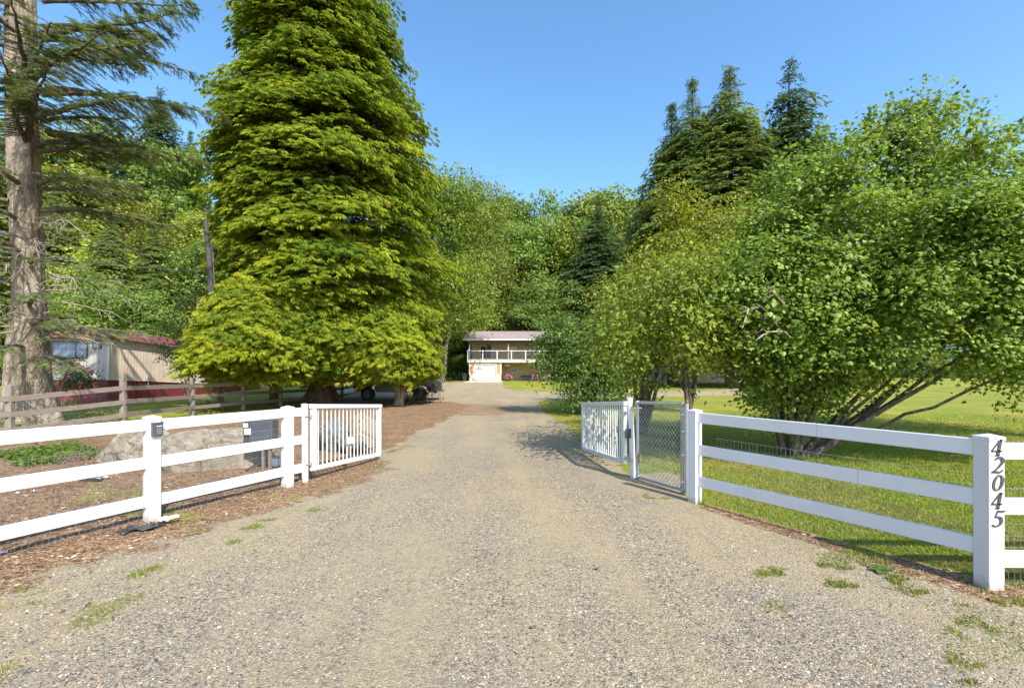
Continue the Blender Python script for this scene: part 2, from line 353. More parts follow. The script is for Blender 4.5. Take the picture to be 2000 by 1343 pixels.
    # lawn: green with drier patches
    ga = ramp(nt, [(.3, (.12, .155, .02)), (.5, (.2, .235, .033)), (.72, (.3, .32, .06))]); L(noise(38, 4., .75), ga.inputs[0])
    gb = ramp(nt, [(.47, (1, 1, 1)), (.66, (1.7, 1.18, 1.5))]); L(noise(.33, 4.), gb.inputs[0])
    gr = mixc(nt, 1.0, ga.outputs[0], gb.outputs[0], 'MULTIPLY')
    # combine, edges broken up by noise
    fn = noise(30, 3., .7)
    def thr(a, k=2.6): return mth(nt, 'MULTIPLY_ADD', mth(nt, 'ADD', mth(nt, 'SUBTRACT', a, .5), mth(nt, 'SUBTRACT', fn, .5)), k, .5, clamp=True)
    c = mixc(nt, thr(at_['gravel'].outputs['Fac'], 2.2), gr, g)
    c = mixc(nt, thr(at_['mulch'].outputs['Fac'], 2.4), c, mu)
    inv = mth(nt, 'MULTIPLY', at_['grass'].outputs['Fac'], 1.0)
    c = mixc(nt, thr(inv, 4), c, mixc(nt, at_['gravel'].outputs['Fac'], gr, mixc(nt, 1., gr, (.72, .66, .9), 'MULTIPLY')))
    L(c, b.inputs['Base Color'])
    h = mth(nt, 'ADD', mth(nt, 'MULTIPLY', v1.outputs['Distance'], -.5), mth(nt, 'MULTIPLY', mth(nt, 'MINIMUM', v2e.outputs['Distance'], .25), 1.6))
    h = mth(nt, 'ADD', h, mth(nt, 'MULTIPLY', noise(60, 5., .8), .9))
    bp = node(nt, "ShaderNodeBump", Strength=.9, Distance=.012); L(h, bp.inputs['Height']); L(bp.outputs[0], b.inputs['Normal'])
    return m
M_ground = ground_mat()
def split_ground():
    H, W = GX.shape; idx = np.arange(H*W).reshape(H, W)
    Fq = np.stack([idx[:-1, :-1], idx[:-1, 1:], idx[1:, 1:], idx[1:, :-1]], -1).reshape(-1, 4)
    V = np.stack([GX, GY, GZ], -1).reshape(-1, 3)
    fm = lambda a: a.reshape(-1)[Fq].mean(1)
    cx = fm(GX); cy = fm(GY)
    cls = np.where(fm(gd) > .5, 0, np.where(fm(gm) > .45, 1, 2))
    cls[(cls == 2) & ((cy > 68) | (cy > np.interp(cx, [-60, -38, -14], [44, 52, 72])))] = 3
    near_drive = (cy < 10) & (cls == 2) & (np.abs(cx) < 5) & (fm(gd) > .2); cls[near_drive] = 0
    for k, nm in enumerate(("driveway", "mulch_bed", "lawn", "hillside")):
        f = Fq[cls == k]; u, inv = np.unique(f, return_inverse=True); inv = inv.reshape(f.shape)
        o = npmesh(nm, V[u], inv, M_ground, attrs={'gravel': gd.reshape(-1)[u], 'mulch': gm.reshape(-1)[u], 'grass': gg.reshape(-1)[u]}, smoothf=True)
        tag(o, {"driveway": "light grey gravel driveway running from the gate to the house", "mulch_bed": "rust brown bark mulch under the big golden conifer and by the fences",
                "lawn": "bright green mown grass of the garden", "hillside": "wooded slope rising behind the house"}[nm], kind='structure')
split_ground()
rng = np.random.default_rng(11)
def zsurf(x, y):
    ix = np.clip(np.searchsorted(gx, x)-1, 0, len(gx)-2); iy = np.clip(np.searchsorted(gy, y)-1, 0, len(gy)-2)
    fx = (x-gx[ix])/(gx[ix+1]-gx[ix]); fy = (y-gy[iy])/(gy[iy+1]-gy[iy])
    return (GZ[iy, ix]*(1-fx)+GZ[iy, ix+1]*fx)*(1-fy)+(GZ[iy+1, ix]*(1-fx)+GZ[iy+1, ix+1]*fx)*fy
def gsample(A, x, y):
    ix = np.clip(np.searchsorted(gx, x)-1, 0, len(gx)-2); iy = np.clip(np.searchsorted(gy, y)-1, 0, len(gy)-2)
    return A[iy, ix]
def view_scatter(n, y0, y1, p=2.0, lim=1.16):
    u = rng.random(n); y = (y0**(1-p)+u*(y1**(1-p)-y0**(1-p)))**(1/(1-p)) if p != 1 else y0*(y1/y0)**u
    return (rng.random(n)*2-1)*lim*y, y
# loose stones lying on the gravel
def stones(name, n, y0, y1, smin, smax, label, mode, p=2.0):
    x, y = view_scatter(n, y0, y1, p)
    w = gsample(gd, x, y); mm = gsample(gm, x, y); gr_ = gsample(gg, x, y)
    if mode == 'gravel': dens = w*(1-.75*mm)*(1-.6*gr_)*smooth((fbm(x, y*.3, 1.0, 91)-.36)*6)
    else: dens = np.maximum(mm-.1, 0)*(1-.5*gr_)
    k = rng.random(n) < dens; x = x[k]; y = y[k]; n = len(x)
    s = smin*(smax/smin)**(rng.random(n)**1.8)
    if mode == 'gravel':
        base = np.array([(1, 0, 0), (.45, .8, 0), (-.55, .75, 0), (-1, -.1, 0), (-.4, -.85, 0), (.6, -.7, 0), (.35, .1, .62), (-.35, -.05, .55)])
        fs = np.array([(0, 1, 6), (1, 2, 6), (2, 7, 6), (2, 3, 7), (3, 4, 7), (4, 5, 7), (5, 6, 7), (5, 0, 6)])
        pal = np.array([(.05, .052, .055), (.12, .12, .115), (.23, .205, .17), (.35, .28, .19), (.29, .2, .125), (.42, .35, .26), (.62, .58, .5), (.15, .16, .16)])
        pr = [.14, .2, .19, .19, .13, .05, .02, .08]; asp = rng.uniform(.5, 1, (n, 1)); hz = rng.uniform(.5, 1.1, (n, 1))
    else:
        base = np.array([(1, -.2, 0), (.95, .25, .1), (-.9, .2, .05), (-1, -.15, .12), (0, 0, .22)])
        fs = np.array([(0, 1, 4), (1, 2, 4), (2, 3, 4), (3, 0, 4)])
        pal = np.array([(.07, .04, .025), (.14, .08, .045), (.22, .13, .07), (.3, .19, .11), (.42, .31, .2), (.6, .52, .4)])
        pr = [.16, .26, .28, .17, .09, .04]; asp = rng.uniform(.5, 1.3, (n, 1)); hz = rng.uniform(.4, 2.2, (n, 1))
    a = rng.random(n)*6.283; ca, sa = np.cos(a)[:, None], np.sin(a)[:, None]
    bx = base[None, :, 0]; by = base[None, :, 1]*asp; bz = base[None, :, 2]*hz+rng.normal(0, .03, (n, len(base)))
    tilt = rng.normal(0, .25, (n, 1)); bz = bz+bx*tilt*(.5 if mode != 'gravel' else .3)
    V = np.stack([x[:, None]+s[:, None]*(bx*ca-by*sa), y[:, None]+s[:, None]*(bx*sa+by*ca), zsurf(x, y)[:, None]-.002+s[:, None]*bz], -1)
    Fc = fs[None]+(np.arange(n)*len(base))[:, None, None]
    c = pal[rng.choice(len(pal), n, p=pr)]*rng.uniform(.85, 1.15, (n, 1))
    o = npmesh(name, V.reshape(-1, 3), Fc.reshape(-1, 3), M_stone_a, cols=np.repeat(c, len(base), 0)); tag(o, label, kind='stuff')
M_stone_a, _nt, _b, _o = newmat("loose_stone")
_a = node(_nt, "ShaderNodeAttribute"); _a.attribute_name = 'col'; _nt.links.new(_a.outputs['Color'], _b.inputs['Base Color']); _b.inputs['Roughness'].default_value = .85; _b.inputs['Specular IOR Level'].default_value = .25
stones("gravel", 190000, 2.3, 14, .004, .0145, "small loose grey and tan stones lying on the driveway", 'gravel', 1.6)
stones("bark_chips", 60000, 3.2, 16, .012, .04, "loose brown bark chips of the mulch", 'chips', 1.5)
# grass blades
def blades(name, n, y0, y1, hmin, hmax, label, p=1.5, xmin=None, thresh=.35, wd=.004):
    x, y = view_scatter(n, y0, y1, p)
    g = gsample(gg, x, y); k = (g > thresh+.25*(rng.random(n)-.5)) & (rng.random(n) < smooth(g*1.3))
    if xmin is not None: k &= xmin(x, y)
    x = x[k]; y = y[k]; n = len(x)
    h = (hmin+(hmax-hmin)*rng.random(n))*(.6+.8*fbm(x, y, .3, 55)); a = rng.random(n)*6.283; ln = rng.normal(0, .45, (n, 2))*h[:, None]
    w = wd*(1+y/8)*(.7+.6*rng.random(n))
    z = zsurf(x, y); dx = np.cos(a)*w; dy = np.sin(a)*w
    V = np.stack([np.stack([x-dx, y-dy, z], -1), np.stack([x+dx, y+dy, z], -1), np.stack([x+ln[:, 0], y+ln[:, 1], z+h], -1)], 1)
    t = rng.random((n, 1)); dry = smooth((fbm(x, y, 1.5, 61)-.5)*5)[:, None]*.8
    c = np.array([.16, .22, .026])*(1-t)+np.array([.36, .40, .06])*t; dry = np.maximum(dry, np.array((x[:, None] < 2.4) | (y[:, None] < 4.6))*.65) ; c = c*(1-dry*t)*np.where(dry > .6, .8, 1)+np.array([.36, .31, .14])*dry*t
    o = npmesh(name, V.reshape(-1, 3), np.arange(3*n).reshape(-1, 3), M_grass, cols=np.repeat(c, 3, 0)); tag(o, label, kind='stuff')
blades("grass", 420000, 3.6, 20, .014, .04, "short green grass of the lawn behind the right fence", 1.5, lambda x, y: x > 2.4)
blades("weed_grass", 150000, 2.4, 16, .008, .028, "thin grass tufts growing in the gravel and mulch", 1.6, lambda x, y: (x < 2.4) | (y < 4.5), .45)
# ---------------------------------------------------------------- foliage engine
def unit(a): return a/np.maximum(np.linalg.norm(a, axis=-1, keepdims=True), 1e-9)
def tris(T):                                     # list of 3-point triangles with a tip value per vertex
    V = np.array([p[:3] for t in T for p in t], float); c = np.array([p[3] for t in T for p in t], float)
    return V, np.arange(len(V)).reshape(-1, 3), c
def t_frond(n=6, ang=38, L=.42, w=.085, droop=.35, seed=0):
    r = np.random.default_rng(seed); T = []
    for k in range(n):
        y = .1+.8*k/n; l = L*(1-.5*k/n)*(.8+.4*r.random())
        for sgn in (-1, 1):
            a = rad(ang+r.uniform(-9, 9)); z = -droop*y*y; ey = y+math.cos(a)*l
            T.append([(0, y-.07, z, .15), (0, y+.09, z, .3), (sgn*math.sin(a)*l, ey, -droop*ey*ey-.14*l+r.uniform(-.04, .04), 1)])
    T.append([(-w, .55, -droop*.3, .4), (w, .55, -droop*.3, .4), (0, 1.1, -droop*1.15, 1)])
    return tris(T)
def t_fan(n=6, spread=72, seed=0, droop=.35, w=.15):
    r = np.random.default_rng(seed); T = []
    for k in range(n):
        a = rad(-spread+2*spread*(k+.5)/n+r.uniform(-7, 7)); l = (1-.4*(abs(a)/rad(spread))**1.5)*r.uniform(.8, 1.1); c, s_ = math.cos(a), math.sin(a); y0 = .12*r.random()
        def p(u, v): x = s_*u*l+c*v; y = y0+c*u*l-s_*v; return (x, y, -droop*u*u*l+.03*r.normal())
        T.append([(0, 0, 0, .1), (*p(.55, w), .5), (*p(1, 0), 1)]); T.append([(0, 0, 0, .1), (*p(1, 0), 1), (*p(.55, -w), .4)])
    return tris(T)
def t_frond_lo(seed=0):
    r = np.random.default_rng(seed); T = []
    for k in range(4):
        y = .1+.2*k; l = .45*(1-.12*k)
        for s in (-1, 1):
            a = rad(42+r.uniform(-8, 8)); ex = s*math.sin(a)*l; ey = y+math.cos(a)*l
            T.append([(0, y-.06, -.3*y*y, .1), (0, y+.1, -.3*y*y, .3), (ex, ey, -.35*ey*ey+r.uniform(-.05, .05), 1)])
    T.append([(-.09, .5, -.1, .3), (.09, .5, -.1, .3), (0, 1.08, -.38, 1)])
    return tris(T)
def t_spray(n=9, seed=0):                        # spruce or fir twig: needles read as narrow combs
    r = np.random.default_rng(seed); T = [[(-.02, 0, 0, 0), (.02, 0, 0, 0), (0, 1, -.12, .2)]]
    for k in range(n):
        y = .08+.86*k/n; l = .36*(1-.5*k/n)
        for s in (-1, 1):
            z = -.12*y*y; a = rad(55+r.uniform(-12, 12)); ex = s*math.sin(a)*l; ey = y+math.cos(a)*l
            T.append([(0, y-.045, z, .3), (0, y+.045, z, .3), (ex, ey, z+r.uniform(-.07, .09), 1)])
    T.append([(-.08, .8, -.07, .5), (.08, .8, -.07, .5), (0, 1.12, -.12, 1)])
    return tris(T)
def t_leaf_maple():
    o = [(0, 0), (.44, .12), (.36, .48), (0, 1), (-.36, .48), (-.44, .12)]
    T = []
    for i in range(len(o)):
        a = o[i]; b = o[(i+1) % len(o)]
        T.append([(0, .38, 0, .4), (a[0], a[1], -.28*abs(a[0])-.1*a[1]**2, 1), (b[0], b[1], -.28*abs(b[0])-.1*b[1]**2, 1)])
    return tris(T)
def t_leaf_simple():
    return tris([[(0, 0, 0, .5), (.36, .45, -.12, 1), (0, 1, -.12, 1)], [(0, 0, 0, .5), (0, 1, -.12, 1), (-.36, .45, -.12, .6)]])
def t_clump(n=6, seed=0, sp=.5):                 # a few simple leaves around a twig end
    r = np.random.default_rng(seed); T = []
    for k in range(n):
        c = r.normal(0, sp*.6, 3)*np.array([1, 1, .45]); a = r.random()*6.28; l = .5*r.uniform(.7, 1.2); d = np.array([math.cos(a), math.sin(a), r.uniform(-.5, .15)])
        q = np.array([-math.sin(a), math.cos(a), r.uniform(-.4, .4)])*.3*l
        p0 = c; p1 = c+d*l; m = c+d*l*.5
        T.append([(*p0, .5), (*(m+q), 1), (*p1, 1)]); T.append([(*p0, .5), (*p1, 1), (*(m-q), .7)])
    return tris(T)
def scatter(tm, P, D, N, S, cb, ct, var=.0, seed=1):
    """copies of a template at points P, growing along D, facing N, size S, colours base to tip"""
    V, Fc, c = tm; n = len(P); m = len(V); D = unit(D); Xv = unit(np.cross(D, N)); Nv = np.cross(Xv, D)
    S = np.broadcast_to(np.asarray(S, float).reshape(-1, 1, 1), (n, 1, 1))
    W = P[:, None, :]+S*(V[None, :, 0:1]*Xv[:, None, :]+V[None, :, 1:2]*D[:, None, :]+V[None, :, 2:3]*Nv[:, None, :])
    cb = np.broadcast_to(cb, (n, 3)); ct = np.broadcast_to(ct, (n, 3))
    C = cb[:, None, :]*(1-c[None, :, None])+ct[:, None, :]*c[None, :, None]
    if var: C = C*np.random.default_rng(seed).uniform(1-var, 1+var, (n, 1, 1))
    return W.reshape(-1, 3), (Fc[None]+(np.arange(n)*m)[:, None, None]).reshape(-1, Fc.shape[1]), C.reshape(-1, 3)
def join(parts):
    V = []; Fc = []; C = []; b = 0
    for v, f, c in parts: V.append(v); Fc.append(f+b); C.append(c); b += len(v)
    return np.concatenate(V), np.concatenate(Fc), np.concatenate(C)
def lobes_foliage(lobes, dens, leaf, tm, cA, cB, seed, nl=9, sr=.38, shell=.28, up=.55, hue=.5, droop=.25, tier=0., hole=0., nrand=.38):
    """lobes: (centre, radii). Leaf sprays spread through the outer part of each lobe, in flat layers"""
    r = np.random.default_rng(seed); parts = []; cA = np.array(cA); cB = np.array(cB)
    for (c, R) in lobes:
        c = np.array(c, float); R = np.array(R, float)
        area = 4*math.pi*((R[0]*R[1])**1.6/3+(R[0]*R[2])**1.6/3+(R[1]*R[2])**1.6/3)**(1/1.6)
        n = max(4, int(area*dens)); d = unit(r.normal(size=(n, 3)))
        q = np.minimum(1-shell*r.random(n)**1.3*1.2+.08*r.normal(size=n), 1.12)
        # bumps: the shell swells and caves in by clumps
        ph = r.random(3)*6.28; bump = .12*np.sin(d[:, 0]*6+ph[0])*np.sin(d[:, 1]*6+ph[1])+.1*np.sin(d[:, 2]*9+ph[2])
        p = c+d*R*(q+bump)[:, None]; o = unit(d/R)
        if tier:
            ph_ = p[:, 2]/tier+fbm(p[:, 0]+50, p[:, 1]+50, tier*2.6, seed)*2.2+.25*np.hypot(p[:, 0]-c[0], p[:, 1]-c[1])/tier; p[:, 2] -= tier*.125*np.sin(2*math.pi*ph_)
        if hole:
            hn = fbm(p[:, 0]+p[:, 2]*.7+30, p[:, 1]*.8+p[:, 2]+30, hole, seed+5, 2); kp_ = (hn > .36) | (r.random(n) < .12); p = p[kp_]; o = o[kp_]; n = len(p)
            if n == 0: continue
        sn = unit(o*(1-up)+np.array([0, 0, up])+r.normal(0, .22, (n, 3)))
        sd = unit(o-sn*np.sum(o*sn, 1, keepdims=True)+r.normal(0, .5, (n, 3))); sd = unit(sd-sn*np.sum(sd*sn, 1, keepdims=True)); sx = np.cross(sd, sn)
        tint = np.clip(.5+.32*r.normal(size=n), 0, 1)
        # nl leaves in each spray
        u = r.uniform(-1, 1, (n, nl)); v = r.uniform(-1, 1, (n, nl)); w = r.normal(0, .16, (n, nl))
        rr = sr*r.uniform(.7, 1.3, (n, 1))
        lp = p[:, None]+rr[..., None]*(sx[:, None]*u[..., None]+sd[:, None]*v[..., None]*1.2+sn[:, None]*(w-droop*(u*u+v*v)*.6)[..., None])
        ld = sd[:, None]*.7+sx[:, None]*u[..., None]+np.array([0, 0, -droop])+r.normal(0, .4, (n, nl, 3))
        ln = sn[:, None]+r.normal(0, nrand, (n, nl, 3))
        lt = np.clip(tint[:, None]+.22*r.normal(size=(n, nl)), 0, 1)[..., None]
        cc = cA*(1-lt)+cB*lt; cc = cc*r.uniform(.86, 1.14, (n, nl, 1))
        S = leaf*r.uniform(.6, 1.25, n*nl)
        parts.append(scatter(tm, lp.reshape(-1, 3), ld.reshape(-1, 3), ln.reshape(-1, 3), S, cc.reshape(-1, 3)*.9, cc.reshape(-1, 3)))
    return join(parts)
def bez(p0, p1, p2, n=8):
    return [tuple((1-t)**2*np.array(p0)+2*t*(1-t)*np.array(p1)+t*t*np.array(p2)) for t in np.linspace(0, 1, n)]
def limbs(mb, base, ends, r0, r1, seed=0, lift=.5, n=8, kink=.12, seg=7):
    r = np.random.default_rng(seed); base = np.array(base, float)
    for e in ends:
        e = np.array(e, float); b = base+np.array([*r.normal(0, r0*1.0, 2), 0])
        mid = b*(.55)+e*.45+np.array([0, 0, lift*np.linalg.norm(e-b)*.25])
        P = np.array(bez(b-np.array([0, 0, .15]), mid, e, n)); P[1:-1] += r.normal(0, kink, P[1:-1].shape)*np.linalg.norm(e-b)*.08
        mb.tube(P, np.linspace(r0*r.uniform(.7, 1.15), r1, n), seg)
def tree(name, label, cat, x, y, group=None):
    return thing(name, label, cat, (x, y, gzf(x, y)), 0, group)
def put(root, name, V, Fc, C, mat):
    o = root.location; return npmesh(name, V-np.array([o.x, o.y, o.z]), Fc, mat, root, cols=C)
def putmb(root, name, mb, mat):
    o = root.location; mb.v = [(a-o.x, b-o.y, c-o.z) for a, b, c in mb.v]; return mb.build(name, mat, root)

# ---------------------------------------------------------------- golden cypresses
def cypress_crown(cx, cy, z0, z1, prof, nb, seed, size=1.0, front=.68, ca=(.105, .20, .02), cb=(.42, .48, .035), yel=.5, nf=26, base_yel=0., rough=0., fr=1.):
    """prof: heights -> (left radius, right radius); boughs are flat layered pads, tilted down outwards"""
    r = np.random.default_rng(seed); zs = np.array([p[0] for p in prof]); RL = np.array([p[1] for p in prof]); RR = np.array([p[2] for p in prof])
    zz = np.linspace(z0, z1, 300); Rm = np.interp(zz, zs, (RL+RR)/2)+(.9 if rough else .3); cdf = np.cumsum(Rm); cdf /= cdf[-1]
    h = np.interp(r.random(nb), cdf, zz)
    a = np.where(r.random(nb) < front, -math.pi/2+r.normal(0, .85, nb), r.random(nb)*6.283)
    ca_, sa = np.cos(a), np.sin(a)
    R = np.interp(h, zs, RL)*(1-(ca_+1)/2)+np.interp(h, zs, RR)*((ca_+1)/2)
    lump = 1+.06*np.sin(a*5+h*1.3+seed)+.07*np.sin(a*3-h*2.1)+.065*r.normal(size=nb)
    R = R*lump*(1+rough*r.normal(size=nb)); q_ = r.random(nb); R = np.where(q_ < .22, R*.78, np.where(q_ < .36, R*.55, R))
    o = np.stack([ca_, sa, 0*a], 1); t = np.stack([-sa, ca_, 0*a], 1)
    c = np.stack([cx+R*ca_, cy+R*sa, h], 1)
    bs = size*r.uniform(.65, 1.3, nb)*(np.where(R < 1.2, .6, 1) if not rough else np.clip(R/2.2, .3, 1))
    tone = np.clip(.45+.24*r.normal(size=nb)+base_yel*(1-(h-z0)/(z1-z0)), 0, 1.1)
    u = r.random((nb, nf)); v = r.uniform(-1, 1, (nb, nf))*(.25+.75*np.sqrt(1-np.clip(u-.35, 0, 1)))
    tilt = r.normal(0, .3, (nb, 1)); hr = ((h-z0)/(z1-z0))[:, None]
    P = c[:, None]+bs[:, None, None]*(o[:, None]*((u-.85)*1.35)[..., None]+t[:, None]*(v*.72)[..., None]+np.array([0, 0, 1.])*(-.36*u*u+.1-.16*v*v+tilt*v*.6+r.normal(0, .055, (nb, nf)))[..., None])
    D = o[:, None]*1.0+t[:, None]*(v*.75+r.normal(0, .3, (nb, nf)))[..., None]+np.array([0, 0, 1.])*(.1-.42*u-.3*hr+r.normal(0, .22, (nb, nf)))[..., None]
    N = np.array([0, 0, 1.])+o[:, None]*(.5+.4*hr)[..., None]+r.normal(0, .24, (nb, nf, 3))
    S = (bs[:, None]*fr*r.uniform(.11, .20, (nb, nf))).reshape(-1)
    tn = np.clip(tone[:, None]+.14*r.normal(size=(nb, nf))+.3*(u-.5), 0, 1)[..., None]
    A = np.array(ca); B = np.array(cb); ct = (A*(1-tn)+B*tn).reshape(-1, 3)
    old = (r.random(len(ct)) < .008)[:, None]; ct = np.where(old, np.array([.34, .2, .04]), ct)
    cbase = ct*.7+np.array([.03, .05, .006])*.3
    n = len(ct); k = r.random(n) < .5; P = P.reshape(-1, 3); D = D.reshape(-1, 3); N = N.reshape(-1, 3)
    parts = []
    for i, msk in enumerate((k, ~k)):
        parts.append(scatter(t_fan(7, 64+8*i, i, .42, .08), P[msk], D[msk], N[msk], S[msk], cbase[msk], ct[msk]))
    return join(parts)
yC = 27.0; sC = yC/F
def prof_px(rows, Y, cxp, ext=.5):
    """radii by height whose outline, seen in perspective, follows the given widths (wide cones bulge when looked up at)"""
    rows = sorted(rows, key=lambda q: -q[0]); out = []
    pys = np.array([q[0] for q in rows], float); zs = HC-(pys-HOR)/F*Y
    for side, want in ((0, [cxp-q[1] for q in rows]), (1, [q[2]-cxp for q in rows])):
        want = np.array(want, float); R = want*Y/F; zf = np.linspace(zs[0], zs[-1], 160); ph = np.linspace(0, 1.35, 16)
        x0 = (cxp-1000)/F*Y; sg = 1 if side else -1
        for it in range(14):
            Rf = np.interp(zf, zs, R)[:, None]; d = Y-Rf*np.sin(ph)[None]; py = (HOR-(zf[:, None]-HC)*F/d); off = sg*((x0+sg*Rf*np.cos(ph)[None])*F/d+1000-cxp)
            got = np.array([off[np.abs(py-p) < 14].max() if (np.abs(py-p) < 14).any() else w for p, w in zip(pys, want)])
            R = np.clip(R*(1+.7*(want/np.maximum(got, 2)-1)), .1, None)
        out.append(np.maximum(R-ext, .12))
    return [(float(z), float(a), float(b)) for z, a, b in zip(zs, out[0], out[1])]
xc = X(628, yC)
tC = tree("conifer_tree", "huge golden green conifer with a dense cone of feathery sprays rising out of the frame", "conifer", xc, yC)
rows = [(765, 520, 720), (735, 440, 800), (690, 400, 840), (640, 410, 860), (590, 425, 872), (540, 430, 882), (490, 428, 868), (420, 420, 862), (320, 408, 842), (240, 405, 828), (160, 420, 815), (80, 445, 800), (0, 472, 778), (-80, 505, 745), (-170, 550, 705), (-240, 600, 660), (-270, 622, 636)]
# crown radius is narrowed a little: sprays stand out beyond the bough centres
P_ = prof_px(rows, yC, 628, .6)
V, Fc, C = cypress_crown(xc, yC, Z(720, yC), Z(-270, yC), P_, 1800, 4, 1.7, nf=104, base_yel=.1)
put(tC, "crown", V, Fc, C, M_needle)
mb = MB(); g = gzf(xc, yC)
mb.tube([(xc, yC, g-.2), (xc, yC, g+.3), (xc+.02, yC, g+1.5), (xc, yC, g+8), (xc, yC, g+20), (xc, yC, g+29)], [.95, .78, .66, .5, .28, .06], 14)
for k in range(6): a = k*1.05+.3; mb.tube([(xc+math.cos(a)*.5, yC+math.sin(a)*.5, g+1.1), (xc+math.cos(a)*.75, yC+math.sin(a)*.75, g+.35), (xc+math.cos(a)*1.15, yC+math.sin(a)*1.15, g-.1)], [.12, .2, .14], 7)
putmb(tC, "trunk", mb, M_bark_brown)
# lower cypress on the left and small cypress on the right
def small_cyp(px, Y, rows, nb, seed, label, trunk, size=1.0, cxp=None, barkm=None, Yc=None):
    x = X(px, Y); t = tree("conifer_tree", label, "conifer", x, Y)
    cxp = cxp or px; Yc = Yc or Y; P2 = prof_px(rows, Yc, cxp, .3)
    V, Fc, C = cypress_crown(X(cxp, Yc), Yc, P2[0][0], P2[-1][0], P2, nb, seed, size*1.3, cb=(.46, .50, .036), ca=(.115, .20, .02), base_yel=.1, nf=92)
    put(t, "crown", V, Fc, C, M_needle); mb = MB(); trunk(mb, x, Y, gzf(x, Y)); putmb(t, "trunk", mb, barkm or M_bark_brown); return t
def tr1(mb, x, y, g):
    mb.tube([(x, y, g-.2), (x, y, g+.8), (x+.05, y, g+3), (x-.2, y, g+5.5)], [.34, .27, .2, .05], 10)
    for e in ((-2.6, .2, 2.3), (1.8, -.5, 2.4), (-1.2, -1.2, 3)): mb.tube(bez((x, y, g+.9), (x+e[0]*.4, y+e[1]*.5, g+1.4), (x+e[0], y+e[1], g+e[2])), np.linspace(.1, .03, 8), 6)
small_cyp(537, 25.6, [(728, 400, 620), (716, 358, 640), (700, 345, 660), (650, 368, 650), (600, 398, 640), (560, 425, 620), (535, 450, 580), (520, 480, 540)], 430, 21,
          "low spreading golden conifer in front and left of the huge one, over the plank fence", tr1, 1.05, 500, None, 22.9)
def tr2(mb, x, y, g):
    for k, (dx, dy, h, r) in enumerate([(.55, .1, 2.6, .17), (-.1, .1, 2.4, .13), (.95, 0, 2.1, .08), (-.45, .2, 2.2, .09), (.2, -.3, 2.3, .08)]):
        mb.tube(bez((x+dx*.15, y+dy*.15, g-.15), (x+dx*.3, y+dy, g+h*.5), (x+dx, y+dy, g+h+.8)), np.linspace(r*1.25, r*.6, 8), 8)
    mb.tube([(x, y, g-.1), (x, y, g+.25)], [.36, .2], 10)
small_cyp(778, 24.6, [(735, 680, 850), (725, 660, 862), (700, 650, 866), (660, 655, 856), (620, 670, 838), (590, 690, 800), (570, 715, 770)], 380, 33,
          "small golden conifer with pale split trunks at the driveway edge", tr2, 1.0, 765, M_bark_tan)

# ---------------------------------------------------------------- big spruce on the left
yS = 16.2; xS = X(60, yS); gS = gzf(xS, yS)
tS = tree("spruce_tree", "old spruce with massive pale scaly trunk and drooping blue green boughs at left edge", "spruce", xS, yS)
def trunk_big():
    r = np.random.default_rng(5); zs = np.concatenate([np.linspace(-.3, 4, 26), np.linspace(4.3, 18, 40)]); n = 44
    rad_ = np.interp(zs, [-.3, .3, 1, 2, 4, 7, 10, 18], [1.05, .86, .68, .56, .46, .37, .29, .2])
    dx = np.interp(zs, [-.3, 3, 8, 18], [0, -.05, -.1, -.15]); vs = []; fs = []
    for i, z in enumerate(zs):
        for k in range(n):
            a = 2*math.pi*k/n
            rib = .10*math.sin(a*5+.35*z+1)*(1.2 if z < 3 else .7)+.07*math.sin(a*9-.6*z)+.05*math.sin(a*14+1.7*z)
            R = rad_[i]*(1+rib+.05*(float(vnoise(a*3, z*1.4, 1, 8))-.5))
            vs.append((xS+dx[i]+R*math.cos(a), yS+R*math.sin(a)*.9, gS+z))
    for i in range(len(zs)-1):
        for k in range(n): fs.append((i*n+k, i*n+(k+1) % n, i*n+n+(k+1) % n, i*n+n+k))
    mb = MB(); mb.add(vs, fs, True)
    mb.tube([(xS-.5, yS+.2, gS+6), (xS-.6, yS+.1, gS+9), (xS-.62, yS, gS+13), (xS-.7, yS, gS+18)], [.3, .27, .23, .15], 12)
    return putmb(tS, "trunk", mb, M_bark_pale)
trunk_big()
